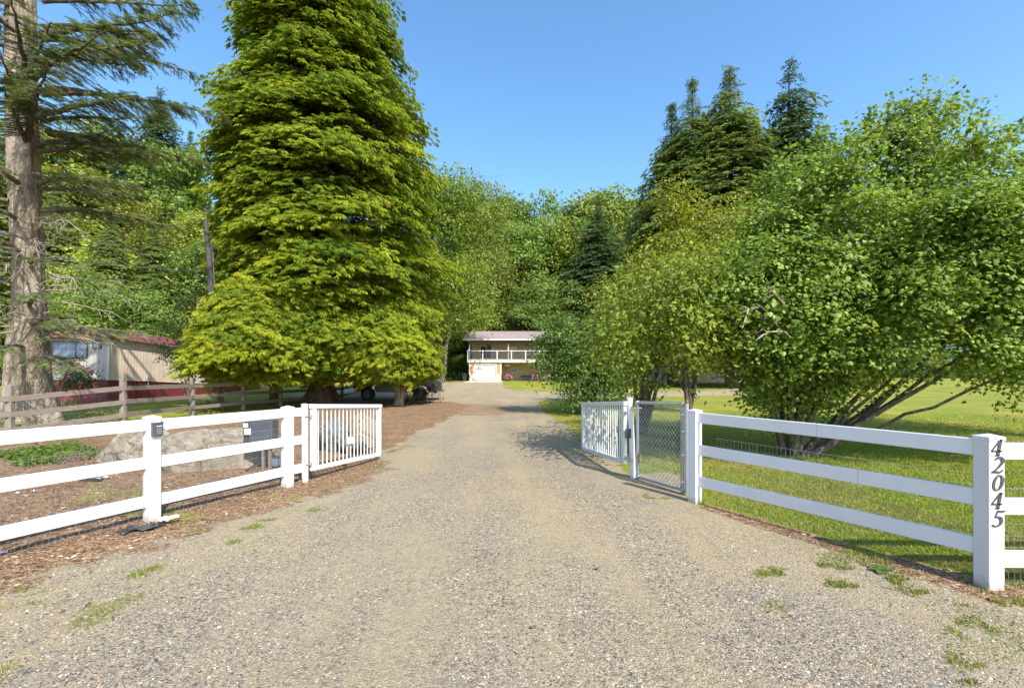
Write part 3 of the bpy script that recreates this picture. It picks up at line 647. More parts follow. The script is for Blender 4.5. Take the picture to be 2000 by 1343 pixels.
def spruce_boughs():
    r = np.random.default_rng(77); mb = MB(); P = []; D = []; N = []; S = []; T = []
    def bough(z, az, L, droop, dens=1.0, tipup=.3, needles=(.35, 1), start=0):
        o = np.array([math.cos(az), math.sin(az), 0]); b = np.array([xS-.1, yS, z])+o*.5
        n = 14; pts = []
        for t in np.linspace(0, 1, n):
            pts.append(b+o*L*t+np.array([0, 0, L*(.10*t-droop*t*t+tipup*max(t-.6, 0)**2)])+r.normal(0, .03, 3)*L*.12)
        pts = np.array(pts); mb.tube(pts, np.linspace(.05+.008*L, .012, n), 6)
        tg = np.cross(o, (0, 0, 1))
        nt_ = int(L*11*dens)
        for k in range(nt_):
            t = r.uniform(.12, 1); p = pts[min(int(t*(n-1)), n-1)]+(pts[min(int(t*(n-1))+1, n-1)]-pts[min(int(t*(n-1)), n-1)])*r.random()
            s = r.choice([-1, 1]); l2 = L*.2*(1.15-t)*r.uniform(.5, 1.3)+.25
            d = unit(o*.8+tg*s*.9+np.array([0, 0, -.1-.55*r.random()])); q = p+d*l2+np.array([0, 0, -.15*l2*l2])
            mb.tube([p, (p+q)/2+np.array([0, 0, .06*l2]), q], [.014, .009, .004], 4, cap=False)
            lo, hi = needles
            if t < lo and r.random() < .75: continue
            m = int(4+l2*11*hi)
            for j in range(m):
                w = r.random(); pp = p*(1-w)+q*w+np.array([0, 0, .06*l2*4*w*(1-w)]); s2 = r.choice([-1, 1])
                P.append(pp); D.append(unit(d*.8+np.cross(d, (0, 0, 1))*s2*.9+np.array([0, 0, .05-.5*r.random()]))); N.append(np.array([0, 0, 1])+r.normal(0, .3, 3)); S.append(r.uniform(.13, .25)); T.append(r.random())
    for k in range(36):                          # upper boughs with needles
        z = gS+r.uniform(7.6, 15.8); az = r.choice([r.uniform(-1.0, .9), r.uniform(-2.8, -.2), r.uniform(2, 4.3)], p=[.55, .3, .15]); L = r.uniform(2.8, 5.6)*np.interp(z, [gS+8, gS+18], [1.02, .9])
        bough(z, az, L, r.uniform(.05, .2), 1.0)
    for z, az, L, dr in [(13.6, -.12, 5.3, .08), (12.6, -.25, 5.4, .16), (11.6, .0, 5.1, .22), (10.7, -.3, 4.9, .16), (9.6, -.1, 4.5, .2), (8.4, -.35, 4.9, .28), (7.6, .1, 4.4, .25)]: bough(gS+z, az, L, dr, 1.5)
    for k in range(13):                          # lower, thin boughs
        z = gS+r.uniform(2.2, 8); az = r.choice([r.uniform(-1.0, .6), r.uniform(-2.6, -.6), r.uniform(2.3, 4)], p=[.5, .3, .2]); bough(z, az, r.uniform(1.8, 4.2), r.uniform(.1, .3), .75, needles=(.45, .7))
    for z, az, L, dr in [(3.3, -.3, 5.2, .17), (3.6, -.6, 4.2, .2)]: bough(gS+z, az, L, dr, .8, needles=(.55, .7))
    putmb(tS, "branches", mb, M_bark_grey)
    P, D, N, S, T = map(np.array, (P, D, N, S, T)); t = T[:, None]
    c = np.array([.09, .15, .04])*(1-t)+np.array([.27, .33, .07])*t; blue = (r.random(len(P)) < .18)[:, None]; c = np.where(blue, np.array([.17, .27, .17]), c)
    h = len(P)//2; parts = [scatter(t_spray(8, 3), P[:h], D[:h], N[:h], S[:h], c[:h]*.7+np.array([.03, .02, .01]), c[:h]), scatter(t_spray(7, 4), P[h:], D[h:], N[h:], S[h:], c[h:]*.7+np.array([.03, .02, .01]), c[h:])]
    V, Fc, C = join(parts); put(tS, "crown", V, Fc, C, M_needle)
    mb = MB()                                    # dead grey twigs hanging from the lower trunk
    for k in range(46):
        z = gS+r.uniform(3.0, 7.6); az = r.uniform(-2.6, .7); L = r.uniform(.8, 3.8); o = np.array([math.cos(az), math.sin(az), 0]); b = np.array([xS, yS, z])+o*.5
        pts = [b+o*L*t+np.array([0, 0, -.22*L*t*t+.05*L*t])+r.normal(0, .02, 3)*L for t in np.linspace(0, 1, 7)]; mb.tube(pts, np.linspace(.028, .006, 7), 5)
        for j in range(int(3+L*3)):
            p = pts[r.integers(2, 7)]; q = p+np.array([*r.normal(0, .25, 2), -r.uniform(.1, .6)]); mb.tube([p, (p+q)/2+r.normal(0, .05, 3), q], [.009, .006, .003], 4, cap=False)
    putmb(tS, "dead_twigs", mb, M_twig)
spruce_boughs()

# ---------------------------------------------------------------- vine maples on the right
TM_maple = t_leaf_maple(); TM_simple = t_leaf_simple(); TM_cl = [t_clump(6, k) for k in range(4)]
LA = (.09, .165, .02); LB = (.33, .43, .08)
xM, yM = 6.35, 10.6; gM = gzf(xM, yM)
tM = tree("vine_maple", "large many stemmed maple spreading over the lawn behind the numbered white fence", "tree", xM, yM)
r = np.random.default_rng(3)
lob = [((8.3, 10.3, 4.7), (2.5, 2.3, 1.95)), ((8.9, 10.4, 7.5), (.75, .8, .55)), ((8.2, 10.3, 7.0), (.7, .8, .5)), ((5.6, 10.2, 1.7), (.8, .7, .7)), ((6.9, 10.1, 1.8), (.9, .7, .6)), ((6.1, 10.3, 2.3), (1.0, .9, .7)), ((7.7, 10.0, 2.0), (.9, .7, .5)), ((6.3, 9.8, 4.0), (1.9, 1.9, 1.35)), ((5.0, 9.0, 3.4), (1.55, 1.6, 1.2)), ((8.4, 9.0, 3.6), (2.5, 1.9, 1.6)), ((8.7, 10.4, 6.7), (1.35, 1.3, 1.1)), ((9.6, 10.6, 6.1), (1.4, 1.3, 1.0)),
       ((10.9, 10.2, 4.2), (2.0, 2.0, 1.9)), ((9.6, 8.9, 2.6), (1.8, 1.3, 1.0)), ((6.6, 9.5, 2.5), (2.0, 1.5, .9)), ((10.4, 9.3, 2.3), (1.3, 1.1, 1.1)), ((11.5, 9.8, 2.9), (1.4, 1.1, 1.2)),  ((7.6, 8.8, 4.2), (1.5, 1.1, 1.1)),
       ((9.3, 8.9, 4.4), (1.5, 1.1, 1.2)), ((5.4, 10.3, 3.0), (1.4, 1.3, .9)), ((6.3, 10.7, 1.2), (.9, .7, .9)), ((7.3, 10.9, 1.5), (.8, .7, .7)), ((8.5, 10.3, 7.5), (.6, .6, .5)), ((5.6, 9.6, 4.3), (.9, .9, .7))]
for k in range(24):
    a = r.uniform(-3.1, .1); e = r.uniform(-.5, .8); lob.append(((8.2+2.9*math.cos(a)*math.cos(e)*1.05, 10.2+2.3*math.sin(a)*math.cos(e), 4.3+2.5*math.sin(e)), tuple(r.uniform(.5, .95, 2))+(r.uniform(.3, .6),)))
V, Fc, C = lobes_foliage(lob, 16, .082, TM_maple, LA, LB, 8, nl=16, sr=.30, shell=.6, up=.68, tier=.62, hole=1.0, nrand=.26)
sp_ = [(V, Fc, C)]; mbs = MB()
for k in range(60):                              # young shoots standing out of the crown
    a = r.uniform(-3.3, .3); e = r.uniform(.35, 1.45); b0 = np.array([8.4+2.7*math.cos(a)*math.cos(e)*1.05, 10.3+2.2*math.sin(a)*math.cos(e), 4.5+2.45*math.sin(e)])
    dr = unit(np.array([math.cos(a)*math.cos(e)+r.normal(0, .3), .3*math.sin(a), .6+math.sin(e)])); L_ = r.uniform(.35, .85); m = int(9+L_*12); tt = r.uniform(.1, 1, m)
    Pp = b0+dr*L_*tt[:, None]+r.normal(0, .035, (m, 3)); Dd = dr*.3+r.normal(0, .6, (m, 3)); mbs.tube([b0-dr*.3, b0+dr*L_*.5, b0+dr*L_], [.009, .006, .003], 4, False)
    t_ = r.random((m, 1)); cc = np.array(LA)*(1-t_)+np.array(LB)*1.1*t_; sp_.append(scatter(TM_maple, Pp, Dd, np.array([0, 0, 1])+r.normal(0, .5, (m, 3)), r.uniform(.07, .12, m), cc, cc))
V, Fc, C = join(sp_); put(tM, "crown", V, Fc, C, M_leaf); 
mb = MB()
limbs(mb, (xM, yM, gM), [(4.5, 10.0, 3.6), (5.2, 10.3, 3.9), (5.7, 10.9, 4.2), (6.1, 10.2, 4.4), (6.6, 11.0, 4.8), (7.2, 10.4, 6.2), (6.9, 9.8, 4.2), (8.2, 10.2, 6.3), (8.8, 9.8, 5.0), (5.8, 9.6, 3.1)], .075, .025, 4, .6)
limbs(mb, (xM+.25, yM-.1, gM+.1), [(10.2, 9.9, 2.5), (9.6, 9.6, 2.2), (9.2, 10.4, 3.0), (10.6, 10.2, 3.4), (9.9, 10.8, 3.1)], .08, .03, 6, -.2)
limbs(mb, (xM+.5, yM+.3, gM+.2), [(9.9, 9.3, 1.75), (9.5, 10.6, 2.1), (8.6, 9.6, 2.4)], .06, .025, 9, -.35)
for k in range(26):
    a = r.uniform(-3.1, 0); e = np.array([7.6+2.2*math.cos(a), 10+1.9*math.sin(a), r.uniform(1.5, 5.5)]); b = np.array([7.2, 10.2, e[2]*.75]); limbs(mb, b, [e], .02, .006, 20+k, .2, 6)
mb.add(mbs.v, mbs.f, True); putmb(tM, "trunk", mb, M_bark_grey)
mb = MB()
for (px, py, Yb, pts) in [(1450, 640, 7.9, [(0, 0), (18, -38), (48, -45), (75, -28), (95, -8)]), (1475, 665, 7.9, [(0, 0), (30, -18), (70, -20), (90, -8)]), (1500, 560, 7.8, [(0, 0), (20, 12), (45, 30)])]:
    q = [(X(px+a, Yb), Yb+.1*i, Z(py+b, Yb)) for i, (a, b) in enumerate(pts)]; mb.tube(q, np.linspace(.012, .018, len(q)), 5)
    for i in range(1, len(q)-1):
        for s in (-1, 1): mb.tube([q[i], (q[i][0]-.09, q[i][1], q[i][2]+.05*s), (q[i][0]-.2, q[i][1]-.05, q[i][2]+.02*s-.05)], [.008, .006, .003], 4)
putmb(tM, "bare_branch", mb, M_twig)
def bush(name, label, cat, x, y, lob, dens, leaf, tm, ca, cb, seed, stems, r0=.08, sr=.35, nl=8, up=.5, bark=None, shell=.4):
    t = tree(name, label, cat, x, y); g = gzf(x, y)
    V, Fc, C = lobes_foliage(lob, dens*.7, leaf, tm, ca, cb, seed, nl=int(nl*1.6), sr=sr, shell=shell+.15, up=.66, tier=sr*2, hole=sr*3.4, nrand=.3); put(t, "crown", V, Fc, C, M_leaf)
    mb = MB(); limbs(mb, (x, y, g), stems, r0, .02, seed, .5); putmb(t, "trunk", mb, bark or M_bark_grey); return t
# far right maple, cut by the frame
bush("vine_maple", "maple crown cut by the right edge of the frame", "tree", 15.6, 13.5,
     [((15.2, 13.2, 5.4), (2.4, 2.1, 2.4)), ((14.2, 12.8, 4.4), (1.7, 1.6, 1.7)), ((14.6, 12.8, 6.6), (1.2, 1.1, 1.0)), ((13.2, 12.2, 3.1), (1.7, 1.3, 1.3)), ((12.6, 13.5, 5.2), (1.5, 1.3, 1.6)), ((16, 13, 3.5), (2.3, 2, 2))],
     14, .095, TM_maple, LA, LB, 15, [(14, 13, 5), (15, 12.5, 6), (16.5, 13, 6), (13.4, 12.6, 3.5), (15.5, 14, 7)])
# middle bush behind the chain link gate
xb, yb = X(1250, 14.4), 14.4
def tuple_k(k, l):
    (x, y, z), R = l; return ((x*k, y*k, HC+(z-HC)*k), tuple(q*k*1.05 for q in R))
bush("vine_maple", "rounded yellow green maple on dark stems just behind the chain link gate", "tree", xb, yb,
     [tuple_k(k_, l_) for k_, l_ in zip([.8, .78, .74, .72, .9, .75, .74, .8, .95, .7, .72, .66, .66, .64, .66, .6], [((4.7, 14.2, 3.9), (2.1, 1.9, 1.5)), ((3.6, 13.9, 3.1), (1.3, 1.3, 1.1)), ((5.9, 13.9, 3.4), (1.5, 1.5, 1.4)), ((4.5, 13.2, 2.8), (1.8, 1.2, .9)), ((5.9, 14.6, 5.1), (1.6, 1.5, 1.2)), ((6.8, 13.4, 2.5), (1.4, 1.1, .9)), ((4.2, 13.9, 1.7), (1.3, 1.0, .5)), ((3.3, 13.6, 4.3), (.8, .8, .7)), ((7.2, 14.5, 4.6), (1.5, 1.4, 1.5)), ((5.0, 13.4, 4.9), (1.1, .9, .7)), ((2.9, 13.7, 2.6), (.7, .7, .6)), ((4.6, 13.9, 3.9), (1.4, 1.3, 1.0)), ((5.6, 13.9, 4.6), (1.4, 1.3, 1.0)), ((3.9, 13.8, 3.0), (1.1, 1.1, .8)), ((4.8, 13.8, 4.6), (1.5, 1.4, .9)), ((5.0, 13.8, 3.4), (1.5, 1.4, .9))])],
     17, .1, TM_simple, (.105, .165, .018), (.34, .39, .055), 17, [(3.0, 12.5, 2.8), (3.3, 11.5, 3.2), (4.3, 13.3, 4), (4.3, 11.8, 3.8), (3.4, 10.8, 3.0), (5.6, 13.2, 4)], .1)
# darker bush by the drive
xb, yb = X(1150, 20), 20.0
bush("shrub", "dense dark green shrub at the driveway edge left of the open right gate leaf", "shrub", xb, yb,
     [((X(1110, 20), 20, 2.9), (1.55, 1.6, 1.3)), ((X(1150, 20), 19.8, 1.7), (1.7, 1.5, 1.0)), ((X(1165, 20), 20.4, 3.3), (1.5, 1.4, 1.1)), ((X(1068, 20), 19.8, 2.1), (.9, .9, .8)), ((X(1075, 20), 19.8, 3.2), (.9, .9, .7)), ((X(1090, 20), 20, 3.9), (.9, .9, .6)), ((X(1205, 20), 20, 2.2), (1.4, 1.2, 1.3)), ((X(1225, 20), 20.6, 3.4), (1.4, 1.2, 1.0)), ((X(1135, 20), 20, .75), (1.2, 1.0, .6)), ((X(1190, 20), 20, 1.0), (1.1, 1.0, .8))],
     12, .125, TM_simple, (.06, .12, .022), (.2, .3, .06), 19, [(X(1080, 20), 20, 2.5), (X(1110, 20), 20, 3), (X(1140, 20), 20, 3.2), (X(1180, 20), 20, 3), (X(1210, 20), 20, 2.6), (X(1130, 20), 19.6, 2)], .08)
# taller yellowing maples behind them
bush("maple_tree", "tall airy yellow green maple in front of the dark cedars", "tree", X(1345, 21), 21.0,
     [((X(1310, 21), 20.3, 3.5), (1.7, 1.3, 1.0)), ((X(1380, 21), 20.6, 4.0), (1.9, 1.4, 1.2)), ((X(1350, 21), 20.2, 2.4), (1.2, 1.0, .7)), ((X(1320, 21), 21, 9.4), (1.4, 1.4, 1.7)), ((X(1290, 21), 21, 7.2), (1.7, 1.6, 1.5)), ((X(1370, 21), 21, 7.4), (2.0, 1.8, 1.6)), ((X(1230, 21), 20.6, 5.6), (1.7, 1.6, 1.3)), ((X(1320, 21), 20.2, 5.4), (2.2, 1.5, 1.3)), ((X(1420, 21), 21, 8.6), (1.8, 1.7, 1.5)), ((X(1450, 21), 21, 6.4), (2, 1.7, 1.6)), ((X(1480, 21), 21.5, 9.3), (1.4, 1.3, 1.0)), ((X(1180, 21), 20.6, 4.6), (1.1, 1.1, .9)), ((X(1500, 21), 21.5, 7.5), (1.8, 1.6, 1.5))],
     8, .14, TM_simple, (.14, .18, .016), (.40, .39, .045), 23, [(X(1320, 21), 21, 9.5), (X(1290, 21), 21, 7), (X(1400, 21), 21, 8.5), (X(1450, 21), 21, 7), (X(1240, 21), 21, 5.5)], .1, shell=.6, bark=M_bark_far)
# ---------------------------------------------------------------- background trees (templates one unit tall)
def conifer_tm(seed, w=.2, layers=26, droop=.5, gap=.12, dens=1.0, ca=(.05, .085, .025), cb=(.13, .17, .045), irr=.25, low=.06, frs=.042, power=.9, step=.006, hang=0., tm=None, zj=.0):
    r = np.random.default_rng(seed); P = []; D = []; N = []; S = []; T = []
    for i in range(layers):
        z = low+(1-low)*(i+.3*r.random())/layers; R = w*(1-(z-low)/(1-low))**power+.004; nb = int((8+11*(1-z))*dens)
        for k in range(nb):
            a = r.random()*6.283; L = R*r.uniform(1-irr*1.6, 1+irr*.6); zb = min(.995, z+zj*r.normal()*(1.1-z))
            if r.random() < gap: L *= .45
            o = np.array([math.cos(a), math.sin(a), 0]); t = np.array([-o[1], o[0], 0]); m = max(4, int(L/step))
            tz = r.random()
            for j in range(m):
                u = (j+r.random())/m; s = r.uniform(-1, 1)*(.028+.25*L*(1-u)*u*2)
                P.append(o*L*u+t*s+np.array([0, 0, zb-droop*L*u*u*1.1+.1*L*u+r.normal(0, .004)])); D.append(o+t*s*9+np.array([0, 0, -.3-droop*u-hang])); N.append(np.array([0, 0, 1])+o*.5+r.normal(0, .3, 3))
                S.append(frs*r.uniform(.6, 1.15)*(.2+.9*(1-z))); T.append(np.clip(tz*.6+.4*r.random()+.15*(u-.5), 0, 1))
    P, D, N, S, T = map(np.array, (P, D, N, S, T)); c = np.array(ca)*(1-T[:, None])+np.array(cb)*T[:, None]
    return scatter(tm or t_frond_lo(seed), P, D, N, S, c*.75, c)
def decid_tm(seed, nl=26, w=.3, ca=(.055, .1, .018), cb=(.16, .22, .04), low=.22, dens=400, leaf=.021, top=1.0, sr=.026, per=6):
    r = np.random.default_rng(seed); lob = []
    for k in range(nl):
        z = low+(top-low)*r.random()**.9*.93; rr = w*math.sqrt(max(.08, 1-((z-low-.33*(top-low))/(.72*(top-low)))**2))*r.random()**.45; a = r.random()*6.283; q = r.uniform(.07, .14)
        lob.append(((rr*math.cos(a), rr*math.sin(a), z), (q*1.15, q*1.15, q*.8)))
    return lobes_foliage(lob, dens, leaf, TM_cl[seed % 4] if per < 5 else TM_simple, ca, cb, seed, nl=per, sr=sr, shell=.5, up=.6, nrand=.42, tier=.045, hole=.0)
OLIVE = ((.145, .2, .035), (.33, .40, .075)); DEEP = ((.06, .105, .04), (.15, .22, .07)); MID = ((.12, .195, .04), (.27, .37, .075)); YEL = ((.19, .225, .028), (.38, .40, .06)); LIME = ((.135, .22, .03), (.31, .42, .07))
TMS = {
 'cedar': [conifer_tm(1, .17, 44, .5, .08, 1.3, (.12, .18, .045), (.28, .35, .085)), conifer_tm(2, .2, 40, .45, .1, 1.3, (.11, .17, .04), (.26, .34, .08))],
 'fir': [conifer_tm(3, .17, 30, .12, .22, 1.0, *DEEP, irr=.45, frs=.04, power=.7), conifer_tm(4, .13, 24, .35, .2, .9, (.045, .085, .04), (.115, .17, .065), irr=.35)],
 'alder': [decid_tm(5, 30, .2, *OLIVE), decid_tm(6, 26, .24, *MID), decid_tm(7, 30, .22, (.07, .11, .022), (.19, .23, .055))],
 'maple': [decid_tm(8, 34, .3, *LIME), decid_tm(9, 34, .34, *MID), decid_tm(10, 30, .3, *YEL)],
}
def dense_maple(seed, c): return decid_tm(seed, 60, .33, *c, low=.16, dens=330, leaf=.022, sr=.022)
HI = {('cedar', 0): conifer_tm(11, .18, 56, .5, .1, 1.5, (.09, .135, .035), (.26, .31, .08), power=1.1, step=.0042, frs=.023, hang=1.1, zj=.02, tm=t_fan(6, 50, 1, .4, .09)), ('cedar', 1): conifer_tm(12, .165, 54, .5, .12, 1.5, (.085, .13, .035), (.25, .30, .075), power=1.1, step=.0042, frs=.023, hang=1.1, zj=.02, irr=.35, tm=t_fan(6, 50, 2, .4, .09)),
 ('fir', 0): conifer_tm(13, .165, 30, .05, .2, 1.3, (.045, .085, .03), (.13, .19, .055), step=.0034, frs=.034, irr=.45, power=.75, zj=.006, tm=t_spray(6, 3)), ('fir', 1): conifer_tm(14, .15, 40, .4, .16, 1.2, (.05, .085, .035), (.15, .21, .07), step=.004, frs=.036, irr=.4, hang=.1, zj=.012, tm=t_spray(6, 4))}
def big_conifer(seed, prof, nb, size, ca, cb, nf, rough, fr=1.25):
    V, Fc, C = cypress_crown(0, 0, prof[0][0], prof[-1][0], [(z, q, q) for z, q in prof], nb, seed, size, front=.25, ca=ca, cb=cb, nf=nf, rough=rough, fr=fr)
    return V/36., Fc, C
CP = [(3, 4.4), (8, 4.8), (14, 4.3), (20, 3.5), (26, 2.4), (31, 1.3), (34, .5), (35.6, .1)]
HI['cedar', 0] = big_conifer(31, CP, 1050, 1.9, (.11, .175, .045), (.34, .42, .10), 42, .1)
HI['cedar', 1] = big_conifer(32, [(z, q*.85) for z, q in CP], 1000, 1.8, (.10, .17, .045), (.32, .40, .095), 42, .13)
HI['fir', 0] = big_conifer(33, [(3, 3.4), (8, 3.7), (14, 3.6), (20, 3.1), (26, 2.3), (31, 1.3), (34, .55), (35.4, .15)], 560, 2.2, (.055, .11, .04), (.19, .27, .075), 44, .25)
HI['fir', 1] = big_conifer(34, [(3, 5.), (8, 4.9), (14, 4.2), (20, 3.3), (26, 2.3), (31, 1.3), (34, .55), (35.6, .12)], 1050, 2.0, (.06, .115, .05), (.19, .27, .095), 36, .18)
ME = {}
def base_meshes():
    for k, L in TMS.items():
        for i, (V, Fc, C) in enumerate(L):
            V, Fc, C = HI.get((k, i), (V, Fc, C))
            o = npmesh("crown", V, Fc, M_needle if k in ('cedar', 'fir') else M_leaf, cols=C); ME[k, i] = o.data; bpy.data.objects.remove(o)
    mb = MB(); mb.tube([(0, 0, -.06), (0, 0, .1), (.005, 0, .5), (0, 0, .985)], [.022, .017, .011, .0015], 8)
    for k in range(7): a = k*2.4; z = .25+.08*k; mb.tube([(0, 0, z), (.08*math.cos(a), .08*math.sin(a), z+.06)], [.006, .002], 5)
    o = mb.build("trunk", M_bark_far); ME['trunk'] = o.data; bpy.data.objects.remove(o)
base_meshes()
def bgtree(kind, i, px, ptop, Y, label, wide=1.0, rz=None, group=None):
    x = X(px, Y); g = gzf(x, Y); H = Z(ptop, Y)-g
    t = thing({'cedar': 'cedar_tree', 'fir': 'fir_tree', 'alder': 'alder_tree', 'maple': 'maple_tree'}[kind], label, "tree", (x, Y, g), rz if rz is not None else (px*1.7) % 6.28, group)
    c = link(bpy.data.objects.new("crown", ME[kind, i]), t); c.scale = (H*wide, H*wide, H)
    s = link(bpy.data.objects.new("trunk", ME['trunk']), t); s.scale = (H*.8, H*.8, H); return t
bgtree('cedar', 0, 1425, 120, 46, "tallest broad cedar with pointed tip, right of the other cedar", 1.5)
bgtree('cedar', 1, 1352, 148, 47, "tall narrow cedar just left of the tallest cedar", 1.35)
bgtree('cedar', 0, 1312, 195, 49, "lower cedar at the left edge of the tall cedar clump", 1.2, 2.0)
bgtree('cedar', 1, 1478, 235, 45, "shorter cedar filling the gap before the ragged fir", 1.2, 4.0)
bgtree('fir', 0, 1541, 106, 45, "ragged dark fir with open spaced boughs standing alone against the sky", 1.3, .6)
bgtree('fir', 1, 1255, 357, 76, "small pointed fir left of the cedars on the skyline", 1.1)
bgtree('fir', 1, 1170, 383, 74, "dark spruce with bluish boughs in front of a bushy olive tree top", 1.5)
bgtree('alder', 0, 1180, 360, 96, "bushy olive green tree crown rising above the dark spruce", 1.1)
bgtree('alder', 2, 1215, 395, 98, "small olive tree top on the skyline right of the bushy one", .8)
bgtree('maple', 0, 1062, 376, 98, "bright green round tree top on the middle of the skyline", .75)
bgtree('alder', 1, 1003, 378, 100, "hazy green tree top at the left end of the low skyline", .8)
bgtree('alder', 0, 1120, 398, 99, "pale olive tree top between the round crown and the bushy olive crown", .8)
bgtree('maple', 2, 1118, 425, 84, "tree with yellowing crown below the middle of the skyline", .8)
bgtree('maple', 1, 1035, 585, 73, "dark leafy tree right behind the house roof", 1.3)
bgtree('cedar', 0, 1000, 520, 75, "pale green drooping cedar rising behind the house roof", .95)
bgtree('maple', 1, 1100, 520, 76, "round dark maple behind the right end of the house", 1.15)
bgtree('fir', 1, 314, 168, 78, "lone pointed fir sticking out above the left hillside", 1.3)
bgtree('cedar', 0, 372, 250, 80, "cedar top on the ridge close to the golden conifer", 1.0)
bgtree('alder', 1, 345, 285, 72, "leafy tree on the ridge below the two conifer tops", 1.0)
bgtree('alder', 2, 255, 262, 74, "leafy tree on the left ridge beside the lone pointed fir", 1.1)
bgtree('cedar', 1, 190, 235, 66, "green cedar top on the ridge behind the spruce boughs", 1.1)
bgtree('alder', 0, 130, 230, 64, "olive tree on the left ridge just right of the spruce trunk", 1.2)
bgtree('cedar', 0, 215, 400, 50, "bright cedar on the lower slope behind the mobile home", 1.15)
bgtree('cedar', 1, 300, 420, 52, "drooping cedar on the lower slope left of the utility pole", 1.2, 2.2)
bgtree('maple', 1, 262, 545, 47, "dark leafy tree directly behind the mobile home roof", 1.2)
bgtree('maple', 0, 150, 520, 45, "light green maple behind the left end of the mobile home", 1.2)
bgtree('alder', 1, 385, 470, 55, "leafy tree behind the top of the utility pole", 1.0)
bgtree('cedar', 0, 110, 350, 52, "dark cedar behind the spruce trunk on its right side", 1.1, 1.0)
bgtree('alder', 2, -40, 300, 50, "leafy tree at the left frame edge behind the spruce", 1.2)
bgtree('fir', 0, 30, 230, 58, "dark fir behind the spruce trunk at the left frame edge", 1.4)
bgtree('maple', 1, 900, 690, 71, "small dark orchard tree on the lawn left of the house", 1.3)
# leafy maples between the golden conifer and the house
def bigleaf(px, ptop, Y, wpx, label, c, seed, low=.2):
    x = X(px, Y); g = gzf(x, Y); H = Z(ptop, Y)-g; t = tree("maple_tree", label, "tree", x, Y); w = wpx/2*Y/F/H
    V, Fc, C = decid_tm(seed, 80, w, *c, low=low, dens=700, leaf=.0115, sr=.02); V = V*H+np.array([x, Y, g]); put(t, "crown", V, Fc, C, M_leaf)
    mb = MB(); limbs(mb, (x, Y, g), [(x+dx*H*w, Y+dy, g+H*z) for dx, dy, z in ((-.5, 0, .6), (.5, 0, .55), (0, .5, .8), (.2, -1, .5), (-.3, -1, .75))], .3, .06, seed, .4); putmb(t, "trunk", mb, M_bark_grey)
bigleaf(858, 338, 56, 175, "tall bright maple beside the golden conifer, left of the house", ((.11, .17, .02), (.29, .37, .05)), 41, .24)
bigleaf(925, 362, 76, 115, "second maple with rusty tinged top, left of the house", ((.12, .165, .025), (.3, .34, .065)), 42)
bigleaf(868, 600, 66, 85, "dark leafy tree behind the driveway left of the house", ((.05, .1, .02), (.15, .23, .045)), 43)
# shrub by the golden conifer's left edge and leafy shrubs near the mobile home
def lshrub(name, label, px, py, Y, lobs, c, seed, leaf=.1, dens=9, tm=None, n=None):
    x = X(px, Y); t = tree(name, label, "shrub", x, Y)
    L = [((X(a, Y+dy), Y+dy, Z(b, Y)), (rx, rx, rz)) for a, b, dy, rx, rz in lobs]
    V, Fc, C = lobes_foliage(L, dens, leaf, tm or TM_simple, *c, seed, nl=7, sr=.22, shell=.6, up=.4); put(t, "foliage", V, Fc, C, M_leaf)
    mb = MB(); g = gzf(x, Y); limbs(mb, (x, Y, g), [tuple(np.array(l[0])) for l in L[:5]], .03, .008, seed, .3); putmb(t, "stem", mb, M_bark_brown); return t
lshrub("shrub", "thin green shrub hanging over the end of the mobile home beside the golden conifer", 372, 780, 24, [(345, 640, 0, 1.0, .8), (365, 590, 0, .9, .8), (330, 690, 0, .7, .5), (360, 720, 0, .9, .7), (380, 660, .3, 1.1, 1.0), (310, 670, 0, .4, .3)], ((.07, .11, .025), (.19, .23, .06)), 51, .13, 6)
rose = lshrub("rose_bush", "rose bush with red flowers under the mobile home window", 150, 790, 24.5, [(150, 735, 0, .9, .5), (135, 715, 0, .35, .4), (148, 700, 0, .2, .35), (165, 745, 0, .6, .35), (130, 755, 0, .6, .4)], ((.03, .07, .025), (.08, .14, .05)), 52, .1, 20)
r_ = np.random.default_rng(8); n_ = 110; P_r = np.array([(X(a, 24.3), 24.2+.5*b, Z(c_, 24.3)) for a, b, c_ in zip(r_.normal(147, 14, n_), r_.normal(size=n_), r_.normal(735, 17, n_))])
V, Fc, C = scatter(TM_maple, P_r, r_.normal(size=(n_, 3)), np.array([0, -1, .3])+r_.normal(0, .4, (n_, 3)), .13, (.35, .02, .04), (.4, .03, .06)); put(rose, "blossom", V, Fc, C, M_leaf)
lshrub("shrub", "maroon leaved shrub in front of the parked dark truck at the driveway edge", 838, 785, 26.2, [(838, 765, 0, .42, .42), (820, 772, 0, .45, .35), (848, 755, 0, .3, .3), (855, 775, .1, .25, .25)], ((.03, .012, .015), (.12, .035, .04)), 53, .09, 12)
lshrub("shrub", "low green shrub hugging the pale split trunks under the small golden conifer", 800, 787, 25.6, [(800, 770, 0, .45, .5), (790, 750, 0, .5, .5), (812, 778, 0, .5, .3)], ((.04, .08, .02), (.12, .18, .04)), 54, .09, 12)
